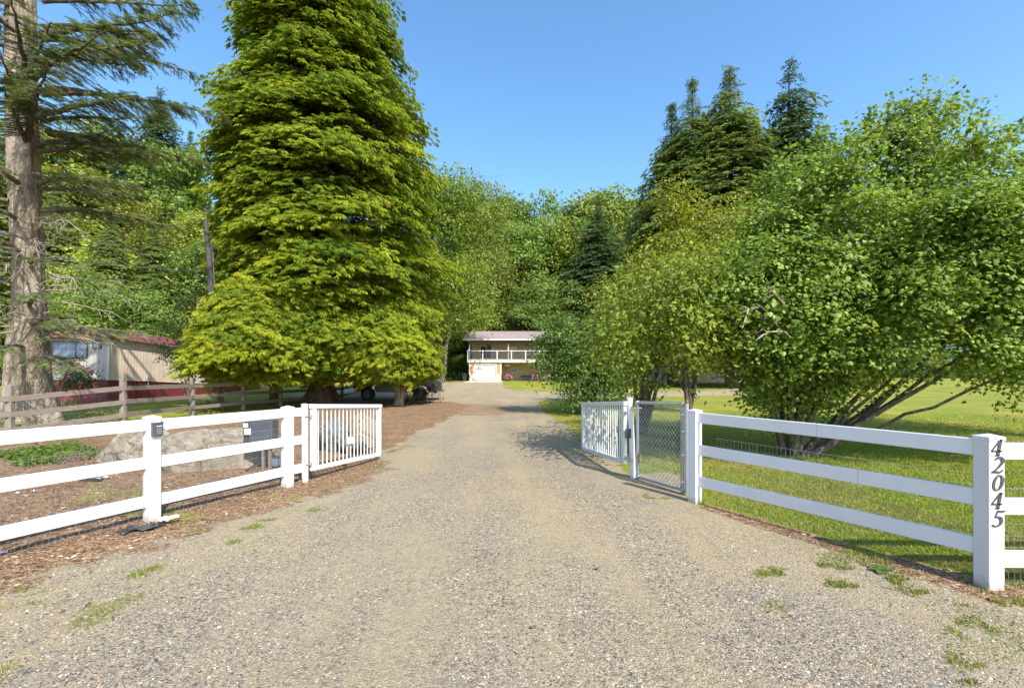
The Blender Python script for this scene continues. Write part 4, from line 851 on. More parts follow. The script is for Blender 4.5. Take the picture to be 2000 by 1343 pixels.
# the rest of the wood on the slope: one mass
def forest():
    r = np.random.default_rng(123); parts = []; n = 0; pts = []
    keys = [k for k in ME if k != 'trunk']
    allT = [(TMS[k][i], k) for k in TMS for i in range(len(TMS[k]))]
    tries = 0
    while n < 225 and tries < 9000:
        tries += 1; Y = r.uniform(50, 118); x = r.uniform(-1.18, 1.15)*Y
        if n > 182: Y = r.uniform(86, 120); x = r.uniform(-.1, .28)*Y
        y0 = float(np.interp(x, [-60, -38, -14, 40, 70], [46, 54, 74, 78, 78]))
        if Y < y0+1 or Y > y0+46 or (x > .5*Y and Y > 92): continue
        if -15 < x < -2 and Y < 76: continue
        if any((x-a)**2+(Y-b)**2 < (11 if n < 183 else 7) for a, b in pts): continue
        pts.append((x, Y)); n += 1
        g = gzf(x, Y); H = r.uniform(11, 19)
        px = 1000+x/Y*F; lim = float(np.interp(px, [0, 150, 330, 400, 900, 1000, 1230, 1300, 1500, 1700, 2000], [240, 255, 280, 285, 370, 392, 405, 420, 520, 570, 560]))
        H = min(H, Z(lim+r.uniform(0, 35), Y)-g)
        if n > 182: H = (Z(lim+r.uniform(5, 60), Y)-g)
        if H < 5: continue
        j = r.choice(len(allT), p=np.array([2, 2, .5, .7, 2, 2, 2, .9, 1.6, .5])/14.2) ; (V, Fc, C), k = allT[j]
        keep = r.random(len(Fc)) < (1. if n > 183 else .8 if Y > 70 else .85); f = Fc[keep]; a = r.random()*6.28; w = H*r.uniform(.9, 1.35)
        u, inv = np.unique(f, return_inverse=True); v = V[u]
        v2 = np.stack([(v[:, 0]*math.cos(a)-v[:, 1]*math.sin(a))*w+x, (v[:, 0]*math.sin(a)+v[:, 1]*math.cos(a))*w+Y, v[:, 2]*H+g], 1)
        parts.append((v2, inv.reshape(f.shape), C[u]*r.uniform(.8, 1.2)*np.array([r.uniform(.9, 1.15), 1, 1])*(np.array([1.45, 1.3, 1.05]) if x < -20 else 1)))  # left slope more olive, and stronger sunlight put into its leaf colour
    V, Fc, C = join(parts); o = npmesh("forest", V, Fc, M_leaf, cols=C); tag(o, "mixed green wood covering the slope behind the house and mobile home", kind='stuff')
    # brush at the foot of the wood
    P = []; 
    xs = r.uniform(-75, 95, 7600); ys = np.interp(xs, [-60, -38, -14, 40, 70], [46, 54, 74, 78, 78])+r.uniform(-2.5, 9, len(xs)); zs = gz(xs, ys)+r.random(len(xs))**1.3*2.6
    ok = ~((xs > -16) & (xs < 9) & (ys < 73)); P = np.stack([xs, ys, zs], 1)[ok]; n = len(P)
    t = np.clip(fbm(P[:, 0], P[:, 1], 5, 3)+r.normal(0, .12, n), 0, 1)[:, None]; c = np.array([.05, .09, .02])*(1-t)+np.array([.17, .22, .05])*t
    V, Fc, C = scatter(TM_cl[1], P, r.normal(size=(n, 3)), np.array([0, 0, 1])+r.normal(0, .4, (n, 3)), r.uniform(.8, 1.5, n), c, c)
    o = npmesh("undergrowth", V, Fc, M_leaf, cols=C); tag(o, "low brush along the foot of the wooded slope", kind='stuff')
forest()
# ---------------------------------------------------------------- the house
M_roof = plain("house_roof_metal", (.38, .3, .29), .5, (.33, .26, .255), 1.5, metal=.1)
M_beige = plain("beige_siding", (.5, .37, .22), .75, (.44, .33, .19), 2, bump=.05, bscale=30)
M_cream = plain("cream_trim", (.6, .55, .45), .6, (.55, .5, .4), 5)
def brick_mat(name, c1, c2, mo, sc_=4.5):
    m, nt, b, o = newmat(name); tc = node(nt, "ShaderNodeTexCoord"); mp = node(nt, "ShaderNodeMapping"); mp.inputs['Rotation'].default_value = (rad(90), 0, 0); nt.links.new(tc.outputs['Object'], mp.inputs[0])
    br = node(nt, "ShaderNodeTexBrick", Scale=sc_); nt.links.new(mp.outputs[0], br.inputs['Vector']); br.inputs['Color1'].default_value = (*c1, 1); br.inputs['Color2'].default_value = (*c2, 1); br.inputs['Mortar'].default_value = (*mo, 1)
    br.inputs['Mortar Size'].default_value = .02; nt.links.new(br.outputs['Color'], b.inputs['Base Color']); b.inputs['Roughness'].default_value = .85; return m
M_brick = brick_mat("orange_brick", (.5, .25, .12), (.42, .2, .1), (.5, .4, .3))
M_conc = plain("concrete", (.52, .47, .4), .85, (.43, .39, .33), 3, bump=.2)
M_glass = plain("window_glass", (.03, .035, .045), .08, (.05, .06, .07), 2, spec=.8)
M_door = plain("garage_door_paint", (.58, .59, .61), .4, (.55, .56, .58), 3)
M_soffit = plain("dark_soffit", (.13, .09, .06), .7)
M_redfl = plain("pink_petals", (.62, .16, .26), .7, (.7, .3, .38), 40); M_orfl = plain("orange_petals", (.6, .22, .12), .7, (.5, .3, .15), 40)
YH = 61.0; gH = gzf(-3.5, YH); sH = YH/F
hx = lambda px, d=0: X(px, YH+d)
hz = lambda py, d=0: Z(py, YH+d)
H_ = thing("house", "two storey beige house with white garage door and long balcony, end of the driveway", "house", (hx(917), YH, gH))
def hb(name, boxes, mat, parent=None, bev=0):
    mb = MB()
    for lo, hi in boxes: mb.box(tuple(min(a, b) for a, b in zip(lo, hi)), tuple(max(a, b) for a, b in zip(lo, hi)), None, bev)
    ox = Vector((0, 0, 0)); p = parent
    while p is not None: ox += p.location; p = p.parent
    mb.v = [(a-ox.x, b-ox.y, c-ox.z) for a, b, c in mb.v]
    return mb.build(name, mat, parent)
xl, xr_, xg = hx(917), 5.4, hx(978.5); dk = hz(704); bk = YH+2.6
hb("wall", [((xl, YH, gH+.95), (hx(925.5), YH+7.5, dk-.22)), ((hx(969.5), YH, gH+.95), (xg, YH+7.5, dk-.22)), ((hx(925.5), YH, hz(711)), (hx(969.5), YH+.3, dk-.22))], M_brick, H_)
hb("wall_base", [((xl-.02, YH-.02, gH-.2), (hx(925.5), YH+7.5, gH+.95)), ((hx(969.5), YH-.02, gH-.2), (xg+.02, YH+7.5, gH+.95))], M_conc, H_)
hb("wall", [((xg+.02, bk, gH-.2), (xr_, bk+6, dk-.2))], M_beige, H_)
hb("wall", [((xl+.05, bk-.05, dk+.05), (xr_, bk+6, hz(664)+.1))], M_beige, H_)
hb("corner_trim", [((xl-.06, YH-.05, gH+.9), (xl+.14, YH+.15, dk-.2))], M_cream, H_); hb("corner_trim", [((xg-.14, YH-.05, gH+.9), (xg+.08, YH+.15, dk-.2))], M_cream, H_)
gd_ = hb("garage_door", [((hx(927), YH+.1, gH+.01), (hx(968), YH+.16, hz(712.5)))]
         + [((hx(927)+.06+i*(hx(968)-hx(927))/4, YH+.05, gH+.08+j*.53), (hx(927)-.06+(i+1)*(hx(968)-hx(927))/4, YH+.1, gH+.47+j*.53)) for i in range(4) for j in range(4)], M_door, H_)
hb("door_frame", [((hx(924.8), YH-.04, gH), (hx(927), YH+.2, hz(709.5))), ((hx(968), YH-.04, gH), (hx(970.2), YH+.2, hz(709.5))), ((hx(927), YH-.04, hz(712.5)), (hx(968), YH+.2, hz(709.5)))], M_cream, H_)
dkx0 = xl-.25
hb("balcony", [((dkx0, YH-.15, dk-.2), (xr_+.3, bk+.1, dk)), ((dkx0-.03, YH-.22, dk-.26), (xr_+.3, YH-.15, dk+.06))], M_cream, H_)
rt = hz(684.3); posts = [913.8, 943, 971, 999, 1026.5, 1054]
pr_ = hb("railing", [((dkx0, YH-.13, rt-.09), (xr_, YH-.03, rt)), ((dkx0, YH-.11, dk+.1), (xr_, YH-.05, dk+.17))] + [((hx(p)-.07, YH-.15, dk), (hx(p)+.07, YH-.01, rt+.04)) for p in posts], M_white, H_)
hb("balusters", [((x_, YH-.095, dk+.15), (x_+.03, YH-.065, rt-.08)) for x_ in np.arange(dkx0+.1, xr_, .115)], M_grey, pr_)
hb("gutter", [((hx(905.5), YH-.75, hz(665)), (xr_+.9, YH-.55, hz(662.6)))], M_white, H_)
hb("soffit", [((hx(908), YH-.55, hz(664.5)), (xr_+.8, bk+.2, hz(663.8)))], M_soffit, H_)
for p in (917, 993): hb("porch_post", [((hx(p)-.07, YH-.02, dk), (hx(p)+.07, YH+.12, hz(665)))], M_white, H_)
hb("eave_shade_band", [((hx(915), YH-.02, hz(671.5)), (xr_, YH+.12, hz(665.5)))], M_soffit, H_)  # dark strip added for the band of shade under the eaves
mb = MB(); ex0, ex1 = hx(906), xr_+.9; z0_, z1_ = hz(662.8), Z(646.8, YH+4.2); y0_, y1_ = YH-.62, YH+4.2
ns = 50; vs = []; fs = []
for k in range(ns*4+1):
    u = k/(ns*4); xx = ex0+(ex1-ex0)*u; rz_ = .05 if k % 4 == 0 else 0
    vs += [(xx, y0_, z0_+rz_), (xx, y1_, z1_+rz_), (xx, 2*y1_-y0_, z0_+rz_)]
for k in range(ns*4): b = k*3; fs += [(b, b+3, b+4, b+1), (b+1, b+4, b+5, b+2)]
mb.add(vs, fs); mb.add([(ex0, y0_, z0_-.12), (ex1, y0_, z0_-.12), (ex1, y1_, z1_-.12), (ex0, y1_, z1_-.12), (ex1, 2*y1_-y0_, z0_-.12), (ex0, 2*y1_-y0_, z0_-.12)], [(0, 3, 2, 1), (3, 5, 4, 2)])
mb.add([(ex0, y0_, z0_-.12), (ex0, y1_, z1_-.12), (ex0, y1_, z1_), (ex0, y0_, z0_)], [(0, 1, 2, 3)])
mb.v = [(a-H_.location.x, b-H_.location.y, c-H_.location.z) for a, b, c in mb.v]; rf = mb.build("roof", M_roof, H_)
mb = MB(); mb.lathe([(.1, -.2), (.1, .25), (.16, .27), (.16, .35), (0, .4)], (hx(978)-H_.location.x, 1.2, hz(658)-H_.location.z), 10); mb.build("vent", M_white, rf)
def window(parent, x0, x1, z0, z1, y, cols_=2):
    w = hb("window", [((x0-.08, y-.06, z0-.08), (x1+.08, y+.03, z0)), ((x0-.08, y-.06, z1), (x1+.08, y+.03, z1+.08)), ((x0-.08, y-.06, z0), (x0, y+.03, z1)), ((x1, y-.06, z0), (x1+.08, y+.03, z1))]
           + [((x0+(x1-x0)*i/cols_-.03, y-.05, z0), (x0+(x1-x0)*i/cols_+.03, y+.03, z1)) for i in range(1, cols_)], M_white, parent)
    hb("pane", [((x0, y-.03, z0), (x1, y+.02, z1))], M_glass, w); return w
window(H_, hx(938.5, 2.5), hx(960, 2.5), hz(699, 2.5), hz(676.5, 2.5), bk-.06, 2)
window(H_, hx(998.5, 2.5), hx(1008, 2.5), hz(685, 2.5), hz(677, 2.5), bk-.06, 2)
window(H_, hx(998.5, 2.6), hx(1009, 2.6), hz(726.5, 2.6), hz(719.5, 2.6), bk-.02, 2)
window(H_, hx(1040, 2.5), hx(1052, 2.5), hz(688, 2.5), hz(677, 2.5), bk-.06, 2)
sl = hb("concrete_apron", [((hx(914), YH-4.6, gH-.3), (hx(982.5), YH+.1, gH+.03))], M_conc); tag(sl, "pale concrete apron in front of the garage door", kind='structure')
def flowers(name, label, px, py, d, R, mat, hang=False):
    x, y, z = hx(px, d), YH+d, hz(py, d); t = thing(name, label, "flower pot" if not hang else "hanging basket", (x, y, z-R))
    r = np.random.default_rng(int(px)); n = 160; dd = unit(r.normal(size=(n, 3))); P = dd*R*r.uniform(.6, 1, (n, 1))*np.array([1, 1, .7])+np.array([0, 0, R*.9])
    V, Fc, C = scatter(TM_simple, P, dd, dd+r.normal(0, .5, (n, 3)), .14, (.5, .2, .2), (.5, .2, .2)); npmesh("flowers", V, Fc, mat, t)
    V, Fc, C = scatter(TM_simple, P*.92, dd, dd+r.normal(0, .5, (n, 3)), .12, (.06, .1, .03), (.06, .1, .03)); npmesh("foliage", V, Fc, M_leaf, t, cols=C)
    mb = MB(); mb.lathe([(.0, -.1), (R*.45, -.1), (R*.6, R*.6), (R*.55, R*.6), (0, R*.5)] if not hang else [(0, -.05), (R*.4, .0), (R*.6, R*.4), (0, R*.4)], (0, 0, 0), 12)
    if hang: mb.tube([(0, 0, R), (0, 0, hz(667)-(z-R))], .012, 5)
    mb.build("pot", M_dark, t)
flowers("flower_pot", "pink flowers in a pot beside the garage corner of the house", 993, 736, .9, .42, M_redfl)
flowers("flower_pot", "pink flowers in a pot right of the dark bench at the house", 1045, 735.5, .9, .42, M_redfl)
flowers("hanging_basket", "orange hanging flower basket under the left part of the balcony roof", 955.5, 671.5, .5, .38, M_orfl, True)
flowers("hanging_basket", "orange hanging flower basket under the right part of the balcony roof", 1031, 671.5, .5, .38, M_orfl, True)
t = thing("garden_umbrella", "small cream parasol standing by the garage corner of the house", "parasol", (hx(990.5, 1), YH+1, gH))
mb = MB(); mb.lathe([(.52, 2.0), (.5, 2.12), (.3, 2.3), (.03, 2.42), (0, 2.42)], (0, 0, 0), 8); mb.build("canopy", M_cream, t)
mb = MB(); mb.tube([(0, 0, 0), (0, 0, 2.4)], .04, 8); mb.lathe([(0, .0), (.22, .0), (.2, .08), (0, .1)], (0, 0, 0), 12); mb.build("pole", M_bark_tan, t)
t = thing("bench", "dark low bench against the lower house wall between flower pots", "bench", (hx(1028, 1.3), YH+1.3, gH))
hb("seat", [((hx(1017, 1.3), YH+1.1, gH+.38), (hx(1039, 1.3), YH+1.6, gH+.44))], M_dark, t); hb("backrest", [((hx(1017, 1.3), YH+1.6, gH+.44), (hx(1039, 1.3), YH+1.66, gH+.78))], M_dark, t)
for p in (1018.5, 1037.5): hb("leg", [((hx(p, 1.3)-.04, YH+1.14, gH-.05), (hx(p, 1.3)+.04, YH+1.58, gH+.38))], M_dark, t)
t = thing("trash_bin", "dark wheeled bin beside the left corner of the house", "bin", (hx(906), YH+1.0, gH))
mb = MB(); mb.add([(-.28, -.3, 0), (.28, -.3, 0), (.28, .3, 0), (-.28, .3, 0), (-.36, -.38, 1.0), (.36, -.38, 1.0), (.36, .38, 1.0), (-.36, .38, 1.0)], [(3, 2, 1, 0), (4, 5, 6, 7), (0, 1, 5, 4), (1, 2, 6, 5), (2, 3, 7, 6), (3, 0, 4, 7)]); mb.build("body", M_dark, t)
mb = MB(); mb.box((-.4, -.42, 1.0), (.4, .42, 1.08), None, .03); mb.build("lid", M_dark, t)
# second house, glimpsed between the maple stems
t = thing("house", "beige house glimpsed between the maple stems beyond the side lane", "house", (27, 56, gzf(27, 56))); g = gzf(27, 56)
M_pinkb = plain("pale_stucco", (.6, .5, .42), .8, (.54, .45, .38), 2)
hb("wall", [((19.5, 56, g-.5), (36, 66, g+3.2))], M_pinkb, t); window(t, 22.2, 23.6, g+1.0, g+2.3, 55.97); window(t, 25.2, 26.6, g+1.0, g+2.3, 55.97); hb("door", [((28.6, 55.93, g), (29.6, 56.02, g+2.1))], M_grey, t)
hb("porch_post", [((24.2, 54.2, g-.3), (24.4, 54.4, g+3.0))], M_white, t)
mb = MB(); mb.add([(18.8, 54, g+3.1), (36.7, 54, g+3.1), (36.7, 61, g+5.2), (18.8, 61, g+5.2), (36.7, 67, g+3.1), (18.8, 67, g+3.1), (18.8, 54, g+2.95), (36.7, 54, g+2.95)], [(0, 1, 2, 3), (3, 2, 4, 5), (6, 7, 1, 0)]); mb.v = [(a-27, b-56, c-g) for a, b, c in mb.v]; mb.build("roof", M_roof, t)
# ---------------------------------------------------------------- mobile home
def corr_mat(name, c, sc_, depth=.6):
    m, nt, b, o = newmat(name); b.inputs['Roughness'].default_value = .55; tc = node(nt, "ShaderNodeTexCoord"); sp = node(nt, "ShaderNodeSeparateXYZ"); nt.links.new(tc.outputs['Object'], sp.inputs[0])
    s = mth(nt, 'ADD', sp.outputs[0], sp.outputs[1]); w = mth(nt, 'PINGPONG', mth(nt, 'MULTIPLY', s, sc_), .5)
    r_ = ramp(nt, [(.05, tuple(v*.8 for v in c)), (.16, c)]); nt.links.new(w, r_.inputs[0])
    n = node(nt, "ShaderNodeTexNoise", Scale=1.2, Detail=5.); nt.links.new(tc.outputs['Object'], n.inputs['Vector']); r2 = ramp(nt, [(.4, (1, 1, 1)), (.75, (.84, .8, .76))]); nt.links.new(n.outputs['Fac'], r2.inputs[0])
    nt.links.new(mixc(nt, 1., r_.outputs[0], r2.outputs[0], 'MULTIPLY'), b.inputs['Base Color'])
    bp = node(nt, "ShaderNodeBump", Strength=depth, Distance=.03); nt.links.new(w, bp.inputs['Height']); nt.links.new(bp.outputs[0], b.inputs['Normal']); return m
M_mh = corr_mat("ribbed_siding_lit", (.78, .64, .51), 4.5, .4); M_mh_shaded = corr_mat("ribbed_siding_shaded", (.42, .38, .34), 3.5, .2); M_skirt = corr_mat("red_skirting", (.2, .035, .04), 4.); M_mroof = corr_mat("red_metal_roof", (.21, .07, .065), 1.6)  # side wall lightened, end wall darkened: spruce shade put into the siding colour
M_curt = plain("blue_curtain", (.1, .13, .19), .5, (.2, .24, .31), 14, stretch=(6, 1, .4))
mx, my = X(211, 26), 26.0; zb, zt = Z(741.5, 26), Z(658.5, 26)
mh = thing("mobile_home", "long beige mobile home with red metal roof and red skirting behind the plank fence", "mobile home", (mx, my, zb)); mh.rotation_euler = (rad(-3.0), 0, 0)
hh = zt-zb; L_ = 16
def mbx(name, boxes, mat, p):
    mb = MB()
    for lo, hi in boxes: mb.box(lo, hi)
    return mb.build(name, mat, p)
mbx("wall", [((-4.2, .06, 0), (0, L_, hh))], M_mh, mh); mbx("end_wall", [((-4.16, 0, 0), (-.04, .06, hh+.1))], M_mh_shaded, mh); mbx("corner_trim", [((-.06, -.03, -.02), (.03, .06, hh))], M_cream, mh)
mbx("skirting", [((-4.1, .08, -1.3), (-.06, L_-.1, 0))], M_skirt, mh)
mb = MB(); z1 = .55
mb.add([(.28, -.35, hh-.05), (.28, L_, hh-.05), (-.12, L_, hh+z1), (-.12, .15, hh+z1), (-4.48, -.35, hh-.05), (-4.1, .15, hh+z1), (-4.48, L_, hh-.05), (-4.1, L_, hh+z1), (-2.1, .3, hh+.75), (-2.1, L_, hh+.75)],
       [(0, 1, 2, 3), (4, 0, 3, 5), (6, 4, 5, 7), (3, 2, 9, 8), (5, 8, 9, 7), (3, 8, 5), (0, 4, 6, 1)]); mb.build("roof", M_mroof, mh)
w = mbx("window", [((-3.9, -.05, 1.2), (-1.2, .0, 1.27)), ((-3.9, -.05, 2.15), (-1.2, .0, 2.2)), ((-3.9, -.05, 1.27), (-3.84, 0, 2.15)), ((-1.26, -.05, 1.27), (-1.2, 0, 2.15)), ((-3.2, -.05, 1.27), (-3.15, 0, 2.15)), ((-1.9, -.05, 1.27), (-1.85, 0, 2.15))], M_dark, mh)
mbx("pane", [((-3.84, -.03, 1.27), (-1.26, -.01, 2.15))], M_curt, w)
w = mbx("window", [((-.95, -.05, 1.75), (-.45, .0, 1.8)), ((-.95, -.05, 2.2), (-.45, .0, 2.25)), ((-.95, -.05, 1.8), (-.9, 0, 2.2)), ((-.5, -.05, 1.8), (-.45, 0, 2.2))], M_dark, mh); mbx("pane", [((-.9, -.03, 1.8), (-.5, -.01, 2.2))], M_curt, w)
mb = MB(); mb.box((.0, 2.6, .0), (.14, 2.95, .28), None, .03); mb.tube([(.07, 2.8, .0), (.07, 2.8, -.3)], .03, 6); mb.build("meter_box", M_galv, mh)
# wooden porch scrap at the left edge
t = thing("porch", "weathered wooden porch with pale railing posts left of the spruce trunk", "porch", (X(-22, 22), 22, gzf(-24, 22)))
g = t.location.z
hb("deck", [((X(-60, 22), 21.6, Z(742, 22)-.12), (X(8, 22), 23.5, Z(742, 22)))], M_board, t)
for p in (-20, -12, -4, 4): hb("railing_post", [((X(p, 22)-.05, 21.62, Z(742, 22)), (X(p, 22)+.05, 21.7, Z(705, 22)))], M_white, t)
for p in (-18, 6): hb("deck_post", [((X(p, 22)-.07, 21.65, g-.2), (X(p, 22)+.07, 21.8, Z(742, 22)-.12))], M_board, t)
# ---------------------------------------------------------------- plank fence
pf = [(-150, 11.9, -.05), (20, 13.1, -.1), (241, 15.6, .1), (376, 19.3, .02), (475, 21.9, .0), (548, 24.2, -.04), (618, 27.2, -.08), (668, 29.2, -.1), (700, 33, -.1)]
fo = thing("plank_fence", "weathered three rail brown plank fence in front of the mobile home", "fence", (X(20, 13.1), 13.1, 0)); pts = []
for px, Y, dz in pf:
    x = X(px, Y); g = gzf(x, Y)+dz; pts.append((x, Y, g)); rr_ = random.Random(px)
    mb = MB(); a = rr_.uniform(-.2, .2); M = Matrix.Translation((x-fo.location.x, Y-13.1, g-.3)) @ Matrix.Rotation(.0+a, 4, 'Z') @ Matrix.Rotation(rr_.uniform(-.015, .015), 4, 'X'); mb.box((-.075, -.075, 0), (.075, .075, 1.88+rr_.uniform(-.06, .08)), M, .008); mb.build("post", M_post, fo)
for a, b in zip(pts[:-1], pts[1:]):
    for k, h in enumerate((1.24, .79, .34)):
        rr_ = random.Random(int(a[0]*10)+k); p = Vector(a)+Vector((0, 0, h+rr_.uniform(-.02, .02))); q = Vector(b)+Vector((0, 0, h+rr_.uniform(-.02, .02))); d = q-p; off = Vector((0, 0, 0))
        M = frameM(p-fo.location+d.normalized()*(-.04)+Vector((d.y, -d.x, 0)).normalized()*.085, d); mb = MB(); mb.box((0, -.019, -.075), (d.length+.08, .019, .075), M, .004); mb.build("rail", M_board, fo)
def wiremesh(parent, A, B, z0, z1, sx, szs, off, r=.0013, name="wire_mesh", wav=.004, mat=None):
    A = Vector(A); B = Vector(B); d = (B-A); L = d.length; d.normalize(); nrm = Vector((d.y, -d.x, 0)).normalized()*off; mb = MB(); rr_ = random.Random(3); z1 = z0+szs*int((z1-z0)/szs+.01)
    for k in range(int(L/sx)+1): p = A+d*(k*sx)+nrm; mb.tube([p+Vector((0, 0, z0)), p+Vector((rr_.uniform(-wav, wav), rr_.uniform(-wav, wav), z1))], r, 3, False)
    z1 = z0+szs*int((z1-z0)/szs+.01); z = z0
    while z <= z1+1e-3: mb.tube([A+nrm+Vector((0, 0, z)), A+d*L*.5+nrm+Vector((0, 0, z+rr_.uniform(-wav, wav))), B+nrm+Vector((0, 0, z))], r*(1.7 if z > z1-.01 else 1.15), 3, False); z += szs
    mb.v = [tuple(Vector(v)-parent.location) for v in mb.v]; return mb.build(name, mat or M_wire, parent)
wiremesh(fo, pts[0], pts[2], .05, 1.2, .06, .12, -.11, .0016)
# ---------------------------------------------------------------- utility pole and wires
t = thing("utility_pole", "old wooden utility pole leaning left with conduits and meter boxes", "utility pole", (X(430, 21.5), 21.5, gzf(-13.7, 21.5))); yP = 21.5
L = lambda px, py, dy=0: tuple(Vector((X(px, yP+dy), yP+dy, Z(py, yP+dy)))-t.location)
mb = MB(); mb.tube([L(431, 812), L(428, 700), L(411, 560), L(408.5, 500), L(401, 428)], [.15, .145, .135, .125, .08], 12); mb.build("pole", M_pole, t)
mb = MB(); mb.tube([L(436, 810, -.12), L(434, 700, -.12)], .045, 8); mb.build("conduit", M_rust, t)
mb = MB(); mb.tube([L(419, 560, -.1), L(416, 500, -.1), L(413, 482, -.1), L(417, 476, -.1)], .03, 6); mb.tube([L(412, 560, -.15), L(410, 500, -.15)], .015, 5); mb.build("cable_riser", M_grey, t)
mb = MB(); mb.tube([L(417, 476, -.1), L(424, 480, -.1), L(428, 500, -.1), L(420, 508, -.1)], .02, 5); mb.tube([L(400, 430), L(388, 431)], .025, 6); mb.build("bracket", M_dark, t)
for px, py in ((417, 735), (425, 745)):
    a = Vector(L(px, py, -.24)); mb = MB(); mb.box(tuple(a+Vector((-.12, -.06, -.17))), tuple(a+Vector((.12, .06, .17))), None, .02); mb.build("meter_box", M_galv, t)
def wire(label, p0, p1, sag, r_=.012, mat=None):
    p0 = Vector(p0); p1 = Vector(p1); P = [p0.lerp(p1, u)-Vector((0, 0, sag*4*u*(1-u))) for u in np.linspace(0, 1, 18)]; mb = MB(); mb.tube(P, r_, 5)
    o = mb.build("overhead_cable", mat or M_dark, None); o.location = p0; me = o.data; me.transform(Matrix.Translation(-p0)); tag(o, label, "cable", "overhead cables to the utility pole")
W = lambda px, py, Y: (X(px, Y), Y, Z(py, Y))
wire("topmost thin cable from the pole top across the left sky line", W(390, 431, 21.5), W(-160, 315, 12), .35, .007)
wire("thick dark cable crossing the spruce trunk to the pole", W(404, 497, 21.5), W(-160, 425, 12), .28, .013)
wire("upper of two thin pale cables crossing the spruce trunk", W(405, 528, 21.5), W(-160, 449, 12), .25, .006, M_galv)
wire("lowest thin pale cable crossing the spruce trunk", W(405, 530, 21.5), W(-160, 464, 12), .2, .006, M_galv)
# ---------------------------------------------------------------- white vinyl fences
def vpost(root, x, y, g, d, h=1.31, s=.135):
    """post turned along d; cap as a sub-part"""
    M = frameM(Vector((x, y, g))-root.location, (d[0], d[1], 0)); a = s/2
    mb = MB(); mb.box((-a, -a, -.12), (a, a, h-.045), M, .004); p = mb.build("post", M_vinyl, root)
    mb = MB(); c = a+.006; mb.box((-c, -c, h-.055), (c, c, h-.022), M, .003)
    vs = [(-c+.003, -c+.003, h-.022), (c-.003, -c+.003, h-.022), (c-.003, c-.003, h-.022), (-c+.003, c-.003, h-.022), (0, 0, h+.0)]
    mb.add([tuple(M @ Vector(v)) for v in vs], [(0, 1, 4), (1, 2, 4), (2, 3, 4), (3, 0, 4)]); mb.build("cap", M_vinyl, p); return p
def vrail(root, A, B, z, h=.14, w=.038, z2=None):
    A = Vector((A[0], A[1], z)); B = Vector((B[0], B[1], z if z2 is None else z2)); d = B-A
    M = frameM(A-root.location, d); mb = MB(); mb.box((0, -w/2, -h/2), (d.length, w/2, h/2), M, .005); return mb.build("rail", M_vinyl, root)
ld = LF_D; e = .05
wl = thing("white_fence", "white three rail vinyl fence left of the driveway, with keypad post", "fence", (LF_A[0], LF_A[1], 0))
LZ = (1.185, .725, .255)
P0 = LF_A-ld*2.44
for p in (LF_A, LF_B, P0): vpost(wl, p[0], p[1], 0 if p is not LF_B else -.0, (ld[0], ld[1]), 1.31 if p is not LF_B else 1.30)
for z in LZ:
    vrail(wl, P0+ld*e, LF_A-ld*e, z+.008); vrail(wl, LF_A+ld*e, LF_B-ld*e, z); vrail(wl, LF_B+ld*e, LF_B+ld*.35, z-.005)
    vrail(wl, P0-ld*2.3, P0-ld*e, z+.01)
wiremesh(wl, (*(P0-ld*2.2), 0), (*LF_B, 0), .03, .98, .0508, .1016, -.05, .0013)
rd = RF_D
wr_ = thing("white_fence", "white three rail vinyl fence right of the driveway, ending in the post numbered 42045", "fence", (RF_B[0], RF_B[1], 0))
vpost(wr_, RF_A[0], RF_A[1], -.01, (rd[0], rd[1]), 1.33)
zn = gzf(*RF_B)-.0
def numpost():
    s = .135; p = vpost(wr_, RF_B[0], RF_B[1], -.02, (1, .03), 1.335, s); return p
npst = numpost()
RZ = (1.19, .757, .34); RZ2 = (1.197, .748, .305)
for z, z2 in zip(RZ, RZ2): vrail(wr_, RF_B+rd*.05, RF_A-rd*.05, z, .145, .04, z2)
Bx = np.array([RF_B[0]+2.6, RF_B[1]-.07])
for z in (1.165, .695, .245): vrail(wr_, RF_B+np.array([.05, 0]), Bx, z, .142)
vpost(wr_, Bx[0], Bx[1], -.02, (1, -.03), 1.33)
nr = -.045
wiremesh(wr_, (*(RF_B+rd*.06), 0), (*(RF_A-rd*.3), 0), .02, .98, .0508, .1016, nr*-1, .0014)
wiremesh(wr_, (*(RF_B+np.array([.06, .0])), 0), (*Bx, 0), .02, .92, .0508, .1016, -.045, .0015)
# joints between rail sections
M_seam = plain("joint_gap", (.35, .35, .36), .7)  # plain grey for the seam between rails
for px, z, z2 in ((1597, RZ[0], RZ2[0]), (1677, RZ[1], RZ2[1])):
    # where the fence line crosses this pixel column
    u = np.linspace(0, 1, 400); q = RF_B[None]+(RF_A-RF_B)[None]*u[:, None]; k = int(np.argmin(abs(1000+q[:, 0]/q[:, 1]*F-px))); c = Vector((q[k, 0], q[k, 1], z+(z2-z)*u[k]))
    M = frameM(c-wr_.location, (rd[0], rd[1], 0)); mb = MB(); mb.box((-.002, -.0215, -.0735), (.002, .0215, .0735), M); mb.build("rail_joint", M_seam, wr_)
